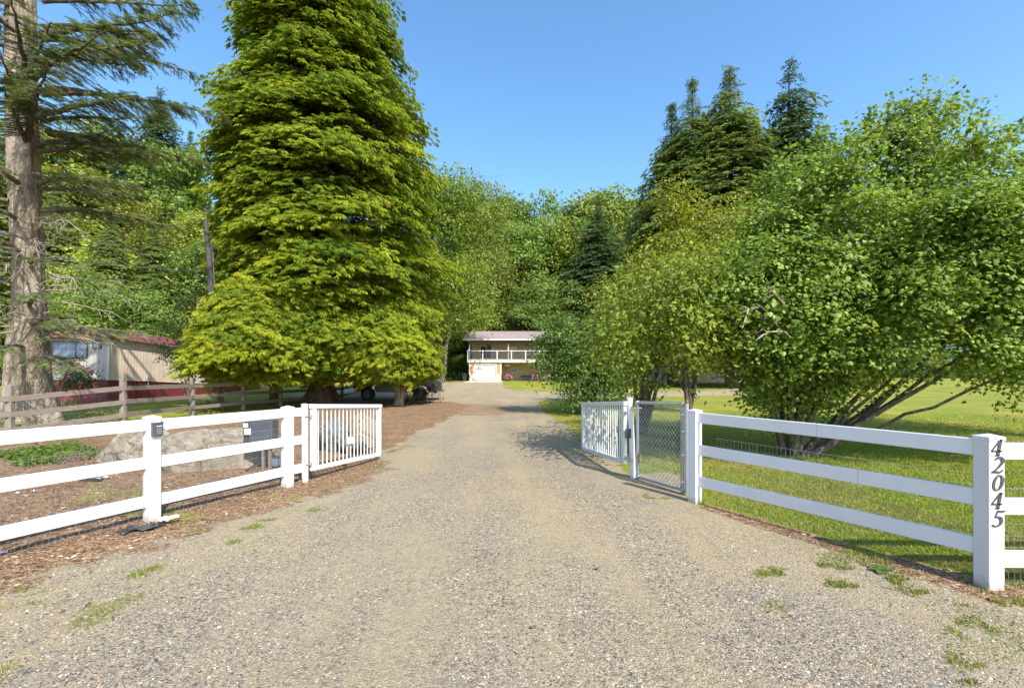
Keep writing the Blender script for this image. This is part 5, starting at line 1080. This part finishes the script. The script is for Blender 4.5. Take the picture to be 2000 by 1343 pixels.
# house numbers: stroked italic digits with thick and thin strokes, on the front face
M_digit = plain("digit_metal", (.05, .05, .05), .45, (.08, .08, .08), 20)
def stroke(mb, pts, ws, M, t=.006, nib=None):
    P = [np.array(p) for p in pts]; n = len(P); Lf = []; Rt = []
    for i in range(n):
        d = P[min(i+1, n-1)]-P[max(i-1, 0)]; d = d/np.linalg.norm(d); nn = np.array([-d[1], d[0]]); w = ws[i] if hasattr(ws, '__len__') else ws
        Lf.append(P[i]+nn*w/2); Rt.append(P[i]-nn*w/2)
    for i in range(n-1):
        mb.prism([tuple(Lf[i]), tuple(Rt[i]), tuple(Rt[i+1]), tuple(Lf[i+1])][::-1], t, M)
def arc(cx, cy, rx, ry, a0, a1, n=12): return [(cx+rx*math.cos(rad(a)), cy+ry*math.sin(rad(a))) for a in np.linspace(a0, a1, n)]
def digit(ch, x, z, h=.135):
    mb = MB(); sh = .22
    M = Matrix.Translation(Vector((x, RF_B[1]-.0675-.0085, z))-wr_.location) @ Matrix(((h, sh*0, sh*h, 0), (0, 1, 0, 0), (0, 0, h, 0), (0, 0, 0, 1)))
    if ch == '4':
        stroke(mb, [(.42, 1.0), (.02, .3)], [.1, .07], M); stroke(mb, [(0, .29), (.66, .29)], .085, M); stroke(mb, [(.44, 1.0), (.44, .0)], .17, M); stroke(mb, [(.3, .03), (.58, .03)], .06, M)
    if ch == '2':
        stroke(mb, arc(.31, .72, .25, .24, 165, -25, 14), [.06]+[.08, .09, .1, .11, .12, .14, .15, .16, .17, .17, .16, .15, .14], M)
        stroke(mb, [(.53, .62), (.40, .40), (.22, .2), (.04, .06)], [.15, .11, .08, .07], M); stroke(mb, [(.0, .06), (.25, .09), (.5, .05), (.62, .12), (.66, .24)], [.06, .14, .13, .08, .04], M)
    if ch == '0':
        a = arc(.32, .5, .25, .455, 0, 360, 29); stroke(mb, a, [.06+.10*abs(math.cos(rad(q))) for q in np.linspace(0, 360, 29)], M)
    if ch == '5':
        stroke(mb, [(.2, .95), (.58, .95), (.64, 1.0)], [.12, .12, .05], M); stroke(mb, [(.2, .98), (.12, .56)], [.07, .06], M)
        stroke(mb, [(.12, .56)]+arc(.27, .33, .29, .29, 100, -110, 14)+[(.04, .12)], [.05, .07, .1, .13, .16, .17, .18, .17, .16, .14, .12, .1, .09, .09, .1, .12], M)
    o = mb.build("house_number", M_digit, npst); o['label'] = "black italic digit " + ch
def D_(px, py, Y=3.875): return X(px, Y), Z(py, Y)
for ch, pt, pl in (('4', 889.5, 1932), ('2', 923.5, 1933.5), ('0', 958, 1933.5), ('4', 993, 1932), ('5', 1028, 1933.5)):
    x_, z_ = D_(pl, pt); digit(ch, x_+.002, z_, .138)
# keypad
nL = Vector((ld[1], -ld[0], 0)); kp = Vector((LF_A[0], LF_A[1], 1.135))+nL*.07+Vector((ld[0], ld[1], 0))*.01
kt = thing("keypad", "small dark grey entry keypad on the post of the left white fence", "keypad", tuple(kp)); M = frameM((0, 0, 0), (ld[0], ld[1], 0))
mb = MB(); mb.box((-.058, -.042, -.082), (.062, .0, .082), M, .008); mb.build("housing", M_grey, kt)
mb = MB(); mb.box((-.062, -.05, .076), (.066, .0, .088), M, .003); mb.build("hood", M_grey, kt)
mb = MB(); mb.box((-.015, -.045, .038), (.04, -.0425, .046), M); mb.build("display", M_paper, kt)
for i in range(3):
    for j in range(4): mb = MB(); mb.box((-.012+i*.019, -.046, -.048+j*.018), (-.001+i*.019, -.0425, -.038+j*.018), M, .001); mb.build("key", M_galv, kt)
# ---------------------------------------------------------------- gates
def gate(hinge, end, tilt, zb_, hgt, label, nb_, plates):
    A = Vector((hinge[0], hinge[1], zb_)); B = Vector((end[0], end[1], zb_+tilt)); d = B-A; Lh = d.length
    t = thing("driveway_gate", label, "gate", tuple(A)); M = frameM((0, 0, 0), d, (0, 0, 1)); 
    # leaf sags as a parallelogram: stiles stay upright
    u = Vector((d.x, d.y, 0)).normalized(); sl_ = tilt/Vector((d.x, d.y, 0)).length; Lx = Vector((d.x, d.y, 0)).length
    M = Matrix(((u.x, -u.y, 0, 0), (u.y, u.x, 0, 0), (sl_, 0, 1, 0), (0, 0, 0, 1)))
    mb = MB(); mb.box((-.02, -.04, hgt-.075), (Lx+.01, .04, hgt), M, .006); mb.build("top_rail", M_white, t)
    mb = MB(); mb.box((-.0, -.03, 0), (Lx-.01, .03, .075), M, .005); mb.build("bottom_rail", M_white, t)
    for a, b in ((0, .11), (Lx-.1, Lx-.01)): mb = MB(); mb.box((a, -.032, .075), (b, .032, hgt-.075), M, .005); mb.build("stile", M_white, t)
    for k in range(nb_): x = .11+(Lx-.21)*(k+.6)/(nb_+.2); w_ = random.Random(k).uniform(-.006, .006); mb = MB(); mb.tube([M @ Vector((x, 0, .06)), M @ Vector((x+w_, w_, hgt*.5)), M @ Vector((x, 0, hgt-.06))], .0125, 8); mb.build("picket", M_white, t)
    for (x, z, w, h, mat, nm) in plates: mb = MB(); mb.box((x*Lx-w/2, -.045, z-h/2), (x*Lx+w/2, -.02, z+h/2), M, .003); mb.build(nm, mat, t)
    for z in (.12, hgt-.2): mb = MB(); mb.tube([M @ Vector((-.14, 0, z)), M @ Vector((.03, 0, z))], .012, 6); mb.tube([M @ Vector((-.01, 0, z-.03)), M @ Vector((-.01, 0, z+.03))], .022, 8); mb.build("hinge", M_galv, t)
    return t
M_yel = plain("yellow_sticker", (.6, .5, .1), .6)
gate((X(608, 7.75), 7.75), (X(743, 10.1), 10.1), -.17, .175, 1.125, "open white picket gate leaf on the left side of the driveway", 17, [(.47, .43, .2, .13, M_white, "latch_plate"), (.46, .26, .03, .2, M_bark_tan, "latch_bar")])
gate((X(1221.5, 8.15), 8.15), (X(1137.5, 10.75), 10.75), -.185, .21, 1.11, "open white picket gate leaf on the right side of the driveway", 21, [(.5, .42, .3, .11, M_white, "latch_plate"), (.83, .45, .1, .08, M_yel, "sticker")])
x, y = X(596, 7.67), 7.67; t = thing("gate_post", "round white steel gate post left of the driveway with bolt holes", "gate post", (x, y, 0))
mb = MB(); mb.tube([(0, 0, -.15), (-.01, 0, 1.3)], .052, 16); mb.lathe([(.055, 1.295), (.055, 1.305), (0, 1.315)], (-.01, 0, 0), 16); mb.build("post", M_vinyl, t)
for z in (1.14, 1.09, .66, .6, .43, .375): mb = MB(); mb.tube([(.022, -.06, z), (.02, -.045, z)], .009, 8); mb.build("bolt", M_grey, t)
x, y = X(1233, 8.16), 8.16; t = thing("gate_post", "leaning round white gate post between the right gate leaf and chain link gate", "gate post", (x, y, 0))
mb = MB(); mb.tube([(.03, 0, -.15), (.01, 0, .6), (-.03, 0, 1.37)], .05, 16); mb.lathe([(.053, 1.365), (.053, 1.38), (0, 1.39)], (-.03, 0, 0), 16); mb.build("post", M_white, t)
mb = MB(); mb.box((-.12, -.07, .68), (-.02, -.04, .84), None, .005); mb.build("latch", M_dark, t)
for z in (1.2, .28): mb = MB(); mb.lathe([(.056, z-.025), (.056, z+.025)], (0, 0, 0), 14); mb.tube([(.05, -.02, z), (.17, -.04, z)], .014, 6); mb.build("clamp", M_galv, t)
# chain link gate
cA = Vector((X(1245, 8.0), 8.0, .02)); cB = Vector((X(1334, 6.95), 6.95, .06)); d = cB-cA; Lc = Vector((d.x, d.y, 0)).length; u = Vector((d.x, d.y, 0)).normalized(); ct = thing("chain_link_gate", "narrow galvanised chain link walk gate on the right side of the driveway", "gate", tuple(cA))
M = Matrix(((u.x, -u.y, 0, 0), (u.y, u.x, 0, 0), (d.z/Lc, 0, 1, 0), (0, 0, 0, 1))); hC = 1.29; q = lambda a, b, c=0: M @ Vector((a, c, b))
mb = MB(); mb.tube([q(0, 0), q(0, hC)], .026, 12); mb.tube([q(Lc, 0), q(Lc, hC)], .022, 12); mb.tube([q(0, hC), q(Lc, hC)], .024, 12); mb.tube([q(0, 0), q(Lc, 0)], .022, 12)
for a, b in ((0, 0), (0, hC), (Lc, hC), (Lc, 0)): mb.lathe([(0, -.035), (.036, -.03), (.036, .03), (0, .035)], tuple(q(a, b)), 10)
mb.build("frame", M_galv, ct)
mb = MB(); s_ = .08
for k in range(-int(hC/s_)-1, int(Lc/s_)+2):
    for sg in (1, -1):
        P = []
        for j in range(int(hC/s_*1)+1):
            a = (k+j)*s_ if sg == 1 else (k+int(hC/s_)-j+.0)*s_
            if -.001 <= a <= Lc+.001: P.append(q(a, j*s_+.01, .004*sg*(1 if j % 2 else -1)))
        if len(P) > 1: mb.tube(P, .0032, 4, False)
for k in range(int(Lc/s_)): mb.tube([q((k+.1)*s_, hC-.01), q((k+.6)*s_, hC+.045), q((k+.9)*s_, hC+.02)], .0026, 4, False)
mb.build("chain_link", M_galv, ct)
mb = MB(); mb.tube([q(Lc-.04, .03, -.006), q(Lc-.045, hC-.02, -.006)], .006, 6); mb.build("tension_bar", M_galv, ct)
mb = MB(); mb.box(tuple(q(.03, .34)+Vector((-.02, -.045, -.09))), tuple(q(.03, .34)+Vector((.03, -.025, .08))), None, .003); mb.build("tag_plate", M_bark_tan, ct)
x, y = X(1341.5, 6.86), 6.86; t = thing("gate_post", "thin galvanised post with rusty cap beside the right white fence post", "gate post", (x, y, 0))
mb = MB(); mb.tube([(0, 0, -.1), (0, 0, 1.39)], .03, 12); mb.build("post", M_galv, t); mb = MB(); mb.lathe([(.034, 1.37), (.034, 1.4), (.02, 1.42), (0, 1.43)], (0, 0, 0), 12); mb.build("cap", M_rust, t)
for z in (1.2, .95, .6, .2): mb = MB(); mb.lathe([(.035, z-.015), (.035, z+.015)], (0, 0, 0), 12); mb.tube([(0, 0, z), (-.07, .02, z)], .01, 6); mb.build("clamp", M_galv, t)
# ---------------------------------------------------------------- rocks
def rock_mat(name, c1, c2, moss=.3):
    m, nt, b, o = newmat(name); b.inputs['Roughness'].default_value = .92; tc = node(nt, "ShaderNodeTexCoord"); P = tc.outputs['Object']
    def nz(s, d=6.): n = node(nt, "ShaderNodeTexNoise", Scale=s, Detail=d, Roughness=.7); nt.links.new(P, n.inputs['Vector']); return n.outputs['Fac']
    r_ = ramp(nt, [(.35, c1), (.62, c2)]); nt.links.new(nz(5), r_.inputs[0]); ms = ramp(nt, [(.55, (0, 0, 0)), (.66, (1, 1, 1))]); nt.links.new(nz(2.3), ms.inputs[0])
    nd = node(nt, "ShaderNodeTexNoise", Scale=4., Detail=4.); nt.links.new(P, nd.inputs['Vector']); v = node(nt, "ShaderNodeTexVoronoi", Scale=1.15); v.feature = 'DISTANCE_TO_EDGE'; nt.links.new(mixc(nt, .5, P, nd.outputs['Color'], 'ADD'), v.inputs['Vector'])
    ck = ramp(nt, [(0, (.45, .4, .33)), (.02, (1, 1, 1))]); nt.links.new(v.outputs['Distance'], ck.inputs[0]); lc = ramp(nt, [(.6, (1, 1, 1)), (.68, (1.45, 1.45, 1.35))]); nt.links.new(nz(11), lc.inputs[0])
    base = mixc(nt, 1., mixc(nt, 1., r_.outputs[0], lc.outputs[0], 'MULTIPLY'), ck.outputs[0], 'MULTIPLY')
    nt.links.new(mixc(nt, mth(nt, 'MULTIPLY', ms.outputs[0], moss), base, (.15, .14, .045)), b.inputs['Base Color'])
    bp = node(nt, "ShaderNodeBump", Strength=1., Distance=.06); nt.links.new(mth(nt, 'ADD', mth(nt, 'ADD', nz(9), nz(45)), mth(nt, 'MULTIPLY', mth(nt, 'MINIMUM', v.outputs['Distance'], .06), 8)), bp.inputs['Height']); nt.links.new(bp.outputs[0], b.inputs['Normal']); return m
M_rock = rock_mat("boulder", (.23, .19, .135), (.5, .42, .31), .6); M_rockg = rock_mat("grey_boulder", (.12, .12, .1), (.27, .26, .22), .4); M_slab = rock_mat("tan_slab", (.33, .24, .13), (.43, .33, .2), 0)
def rock(name, label, c, R, seed, mat, ang=.15, tilt=(0, 0), cut=.35, n=72):
    r = np.random.default_rng(seed); th = np.linspace(0, math.pi, n//2); ph = np.linspace(0, 2*math.pi, n, endpoint=False); T, Pp = np.meshgrid(th, ph, indexing='ij')
    d = np.stack([np.sin(T)*np.cos(Pp), np.sin(T)*np.sin(Pp), np.cos(T)], -1); rr = np.ones(T.shape)
    for k in range(22):                          # chipped flat faces
        a = unit(r.normal(size=3)*np.array([1, 1, .8])); s = r.uniform(cut, .95); dt = d@a; rr = np.where(dt > s/np.maximum(rr, 1e-3), np.minimum(rr, s/np.maximum(dt, 1e-3)), rr)
    rr = rr+ang*.35*np.sin(d[..., 0]*5+seed)*np.sin(d[..., 1]*4+1)*np.cos(d[..., 2]*4)+r.normal(0, .008, rr.shape)+.16*(fbm(d[..., 0]*3+9, d[..., 1]*3+d[..., 2]*2+9, 1.1, seed, 4)-.5); rr[0] = rr[0].mean(); rr[-1] = rr[-1].mean()
    V = d*rr[..., None]*np.array(R); Mx = Matrix.Rotation(tilt[0], 3, 'X') @ Matrix.Rotation(tilt[1], 3, 'Y') @ Matrix.Rotation(seed*.7, 3, 'Z'); V = V.reshape(-1, 3)@np.array(Mx).T
    h, w = T.shape; idx = np.arange(h*w).reshape(h, w); nx = np.roll(idx, -1, 1); Fc = np.stack([idx[:-1], idx[1:], nx[1:], nx[:-1]], -1).reshape(-1, 4)
    o = npmesh(name, V, Fc, mat, smoothf=False); o.location = c; tag(o, label, "rock"); return o
rock("boulder", "broad flat topped boulder right of the keypad post behind the left fence", (X(408, 9.2), 9.3, .08), (1.22, .8, .66), 14, M_rock, tilt=(.05, .1), cut=.78)
rock("boulder", "mossy boulder left of the keypad post behind the left fence", (X(250, 8.9), 9.3, .12), (.78, .6, .66), 5, M_rock, tilt=(.0, -.3), cut=.72)
rock("boulder", "grey boulder seen through the left gate leaf", (X(648, 11.2), 11.2, .25), (.5, .42, .52), 7, M_rockg, cut=.6)
rock("boulder", "low grey rock at the foot of the boulders behind the left gate leaf", (X(690, 10.9), 10.9, .1), (.5, .35, .3), 8, M_rockg, cut=.6)
mb = MB(); M = Matrix.Translation((X(691, 11), 11.05, .02)) @ Matrix.Rotation(.2, 4, 'Z') @ Matrix.Rotation(-.08, 4, 'X'); mb.prism([(-.02, 0), (.44, 0), (.52, .3), (.5, .62), (.2, .86), (.0, .78)], .09, M); o = mb.build("stone_slab", M_slab); o.location = (0, 0, 0); tag(o, "tan pointed stone slab standing behind the left gate leaf", "rock")
rock("stone", "single rounded pale stone on the mulch edge left of the fence post", (*at(158, 1078), .02), (.045, .035, .03), 12, M_slab, cut=.8, n=20)
# ---------------------------------------------------------------- gate operator cabinet
yc_ = 8.75; t = thing("control_cabinet", "dark grey metal cabinet on two stakes behind the left white fence", "cabinet", (X(508, yc_), yc_, 0)); lx = lambda px: X(px, yc_)-X(508, yc_)
mb = MB(); mb.box((lx(492), -.1, Z(868, yc_)), (lx(537), .14, Z(820, yc_)), None, .01); mb.build("door", M_grey, t)
mb = MB(); mb.box((lx(480), -.08, Z(868, yc_)), (lx(491), .14, Z(820, yc_)), None, .008); mb.build("side_panel", M_dark, t)
for a, b, c_, e_ in ((482, 825, 491, 833), (484, 835, 496, 847)): mb = MB(); mb.box((lx(a), -.112, Z(e_, yc_)), (lx(c_), -.104, Z(b, yc_))); mb.build("notice", M_paper, t)
for a in (513, 526): mb = MB(); mb.box((lx(a)-.025, 0, -.1), (lx(a)+.025, .05, Z(866, yc_))); mb.build("stake", M_board, t)
t = thing("battery_box", "small bluish grey box on the ground beside the cabinet stakes", "box", (X(536, 9.0), 9.0, 0)); mb = MB(); mb.box((-.09, -.08, 0), (.09, .08, .17), None, .015); mb.build("body", plain("blue_grey_plastic", (.16, .2, .26), .5), t); mb = MB(); mb.box((-.095, -.085, .17), (.095, .085, .19), None, .005); mb.build("lid", M_grey, t)
mb = MB(); mb.tube([at(480, 925)+(.03,), (X(505, 9.2), 9.2, .05), (X(530, 9.0), 8.95, .12)], .012, 6); mb.tube([(X(552, 8), 8.0, .02), (X(545, 7.9), 7.9, .06), (X(560, 7.6), 7.6, .03), (X(570, 7.7), 7.7, .3), (X(566, 7.8), 7.8, .4)], .01, 6); o = mb.build("cable", M_dark); tag(o, "black loose cable lying by the cabinet and fence post", "cable")
# ---------------------------------------------------------------- litter at the fence post
def crumple(name, label, c, L_, W_, az, seed, mat, h=.05):
    r = np.random.default_rng(seed); n, m = 22, 12; u, v = np.meshgrid(np.linspace(-1, 1, n), np.linspace(-1, 1, m), indexing='ij')
    wv = W_*(.25+1.1*fbm(u*2.2+7, u*0+v*.8+4, 1, seed))*v+W_*.9*(fbm(u*1.3+3, u*0, 1, seed+3)-.5)*2; zz = h*(fbm(u*3+9, v*3, 1, seed)*1.2)*(1-.5*abs(v))+.006; xx = L_*u+.02*r.normal(size=u.shape)*L_; x_ = xx*math.cos(az)-wv*math.sin(az); y_ = xx*math.sin(az)+wv*math.cos(az)
    idx = np.arange(n*m).reshape(n, m); Fc = np.stack([idx[:-1, :-1], idx[1:, :-1], idx[1:, 1:], idx[:-1, 1:]], -1).reshape(-1, 4)
    b = len(idx.ravel()); V = np.stack([x_, y_, zz], -1).reshape(-1, 3); V2 = V-np.array([0, 0, .004]); o = npmesh(name, np.concatenate([V, V2]), np.concatenate([Fc, Fc[:, ::-1]+b]), mat); o.location = c; tag(o, label, "litter"); return o
M_bag = plain("black_plastic_film", (.02, .02, .022), .3, (.04, .04, .045), 20, spec=.8); M_wv = plain("torn_white_plastic", (.75, .75, .76), .5)
crumple("plastic_sheet", "crumpled black plastic sheet at the foot of the keypad post", (*at(262, 1036), .0), .15, .12, .95, 4, M_bag, .06)
crumple("plastic_sheet", "small black crumpled bag under the white torn piece", (*at(306, 1030), .0), .07, .05, .3, 6, M_bag, .09)
crumple("plastic_scrap", "torn white plastic scrap right of the keypad post foot", (*at(330, 1022), .04), .10, .045, .55, 9, M_wv, .07)
for i, (px, py, s) in enumerate([(208, 937, .05), (190, 940, .03), (66, 963, .03), (36, 966, .025), (4, 1085, .035), (228, 934, .02)]):
    crumple("paper_scrap", ["largest white paper scrap on the mulch behind the left fence", "white scrap just left of the largest paper scrap", "small white scrap on the far left mulch", "tiny white scrap at the left of the mulch", "bluish white scrap under the fence at the left frame edge", "small white scrap right of the largest paper scrap"][i], (*at(px, py), .02), s, s*.6, i*1.1, 20+i, M_paper, .03)
crumple("plastic_sheet", "dark crumpled film lying on the mulch behind the left fence", (*at(180, 942), .01), .17, .05, .1, 31, M_bag, .05)
# fallen leaves and sticks
M_dleaf = plain("dry_leaf", (.17, .09, .04), .8, (.12, .065, .03), 30)
for i, (px, py, s, lab) in enumerate([(928, 1091, .04, "brown dry leaf in the middle of the driveway gravel"), (165, 1188, .05, "brown bark piece on the lower left gravel"), (1170, 1112, .045, "brown leaf litter on the right half of the gravel"), (178, 1177, .03, "small brown chip just above the lower left bark piece"), (122, 1194, .03, "brown leaf left of the lower left bark piece"), (847, 1297, .03, "dry leaf at the bottom of the gravel"), (1040, 1229, .03, "dry leaf near the bottom centre of the gravel"), (1505, 1195, .03, "brown leaf on weedy gravel at right"), (927, 928, .05, "dark leaf on the driveway between the gate leaves")]):
    x, y = at(px, py); V, Fc, C = scatter(TM_maple if i not in (1, 3) else TM_simple, np.array([[0, 0, .012]]), np.array([[1, .3, .05]]), np.array([[.1, -.4, 1.]]), s*1.3, (0, 0, 0), (0, 0, 0)); o = npmesh("dry_leaf", V, Fc, M_dleaf); o.location = (x, y, float(zsurf(np.array([x]), np.array([y]))[0])); o.rotation_euler = (0, 0, i*1.3); tag(o, lab, "leaf")
# broad leaved weed by the right fence, and the leafy ground cover behind the left fence
x, y = at(1725, 1116); t = thing("weed_plant", "broad leaved green weed on the gravel in front of the right fence", "weed", (x, y, gzf(x, y))); 
for k in range(7):
    a = k*.9+.2; L_ = .13 if k < 5 else .07; e_ = .35 if k < 5 else .9
    n = 7; V = []; 
    for i in range(n):
        u_ = i/(n-1); w_ = .038*math.sin(math.pi*min(1, u_*.93+.05))**.8; z_ = L_*u_*math.sin(e_)-.05*u_*u_+.01; rr_ = L_*u_*math.cos(e_)
        for s in (-1, 0, 1): V.append((rr_*math.cos(a)-s*w_*math.sin(a), rr_*math.sin(a)+s*w_*math.cos(a), z_+abs(s)*.008))
    Fc = [(i*3+s, i*3+s+1, i*3+s+4, i*3+s+3) for i in range(n-1) for s in (0, 1)]; npmesh("leaf", V, np.array(Fc), M_leaf, t, cols=np.tile([.13, .21, .06], (len(V), 1)), smoothf=True)
r = np.random.default_rng(9)
def groundcover(name, label, rows, n, size, ca, cb, h=.12):
    P = []
    for k in range(n):
        px, py, sx, sy = rows[r.integers(len(rows))]; q = at(px+r.normal()*sx, py+r.normal()*sy); P.append((q[0], q[1], gzf(*q)+.02+r.random()*h))
    P = np.array(P); t_ = r.random((n, 1)); c = np.array(ca)*(1-t_)+np.array(cb)*t_; V, Fc, C = scatter(TM_simple if size < .05 else TM_maple, P, r.normal(size=(n, 3))*np.array([1, 1, .3]), np.array([0, -.2, 1])+r.normal(0, .35, (n, 3)), size*r.uniform(.6, 1.3, n), c, c); o = npmesh(name, V, Fc, M_leaf, cols=C); tag(o, label, kind='stuff')
groundcover("ground_cover", "low leafy green plants on the mulch behind the left fence", [(80, 886, 22, 6), (130, 878, 25, 7), (160, 888, 18, 6), (20, 892, 18, 4), (100, 900, 14, 4), (50, 907, 12, 3)], 2300, .07, (.07, .13, .02), (.17, .25, .035), .1)
groundcover("heather", "pinkish grey dry heather clumps on the mulch behind the left fence", [(130, 905, 16, 5), (155, 898, 8, 5), (170, 880, 5, 4)], 900, .03, (.2, .16, .12), (.36, .2, .25), .12)
groundcover("low_plants", "tangled low plants at the foot of the spruce and plank fence", [(60, 838, 40, 7), (170, 800, 50, 12), (20, 800, 20, 14), (130, 790, 30, 10), (200, 815, 25, 8), (410, 800, 10, 6)], 2600, .09, (.09, .12, .025), (.24, .24, .07), .22)
# ---------------------------------------------------------------- parked truck under the trees
def truck():
    Yt = 28.3; x0 = X(690, Yt); g = gzf(-8, Yt)-.05
    t = thing("pickup_truck", "dark pickup truck parked in the shade behind the small golden conifer, headlight showing", "truck", (x0, Yt, g), rad(-6))
    M_tb = plain("truck_paint", (.025, .03, .045), .25, (.03, .036, .05), 2, spec=.8); M_ch = plain("chrome", (.6, .62, .65), .15, metal=1.); M_tyre = plain("tyre_rubber", (.03, .03, .03), .85, bump=.5)
    body = [(.0, .62), (.0, 1.25), (1.75, 1.27), (1.85, 1.3), (2.25, 1.82), (3.35, 1.84), (3.95, 1.3), (5.0, 1.18), (5.12, 1.05), (5.12, .6), (4.75, .55), (4.6, .85), (4.35, .98), (4.05, .98), (3.8, .85), (3.65, .55), (1.45, .55), (1.3, .85), (1.05, .98), (.75, .98), (.5, .85), (.38, .58)]
    mb = MB(); mb.prism(body, 1.75); b = mb.build("body", M_tb, t)
    mb = MB(); mb.prism([(2.0, 1.32), (2.33, 1.74), (2.85, 1.76), (2.85, 1.32)], .012, Matrix.Translation((0, -.013, 0))); mb.prism([(2.95, 1.32), (2.95, 1.76), (3.28, 1.76), (3.72, 1.32)], .012, Matrix.Translation((0, -.013, 0))); mb.build("side_window", M_glass, t)
    mb = MB(); mb.add([(3.42, .12, 1.83), (3.97, .12, 1.34), (3.97, 1.63, 1.34), (3.42, 1.63, 1.83)], [(0, 1, 2, 3)]); mb.build("windscreen", M_glass, t)
    for xw in (.9, 4.2):
        w = MB(); 
        w.v = []; P = [(.22, 0), (.40, 0), (.43, .04), (.43, .24), (.4, .28), (.2, .28)]
        for rr_, yy in P:
            for k in range(28): a = 2*math.pi*k/28; q = rr_*(1.035 if (k % 2 and rr_ > .41) else 1); w.v.append((xw+q*math.cos(a), -.06+yy, .43+q*math.sin(a)))
        for i in range(len(P)-1):
            for k in range(28): w.f.append((i*28+k, i*28+(k+1) % 28, i*28+28+(k+1) % 28, i*28+28+k)); w.sm.append(False)
        wo = w.build("wheel", M_tyre, t); mb = MB(); mb.tube([(xw, -.04, .43), (xw, .1, .43)], [.225, .2], 20); mb.tube([(xw, -.06, .43), (xw, .0, .43)], [.07, .09], 10); mb.build("rim", M_grey, wo)
    mb = MB(); mb.box((5.1, .25, .75), (5.15, 1.5, 1.05), None, .01); mb.build("grille", M_dark, t)
    for yy in (.1, 1.48): mb = MB(); mb.tube([(5.1, yy+.1, .93), (5.17, yy+.1, .93)], .1, 14); mb.build("headlight", M_ch, t)
    mb = MB(); mb.box((5.08, -.02, .5), (5.3, 1.77, .66), None, .03); mb.build("front_bumper", M_ch, t)
    mb = MB(); mb.box((3.72, -.18, 1.25), (3.85, -.0, 1.42), None, .02); mb.build("mirror", M_dark, t)
truck()
# distant ridge beyond the wood on the right
r = np.random.default_rng(5); xs = np.linspace(-900, 2600, 220); ys = np.linspace(1500, 2300, 14); XX, YY = np.meshgrid(xs, ys); zz = (fbm(XX, YY, 500, 44)*330+60)*smooth((YY-1500)/600)*np.interp(XX, [-900, 300, 1200, 2600], [.1, .4, 1, 1.2])
idx = np.arange(XX.size).reshape(XX.shape); Fc = np.stack([idx[:-1, :-1], idx[:-1, 1:], idx[1:, 1:], idx[1:, :-1]], -1).reshape(-1, 4)
o = npmesh("distant_hills", np.stack([XX, YY, zz], -1).reshape(-1, 3), Fc, plain("distant_forest_haze", (.11, .17, .24), .9, (.09, .14, .2), .01), smoothf=True); tag(o, "faint blue hills far away behind the right trees", kind='structure')  # blue distance haze put into the hill colour
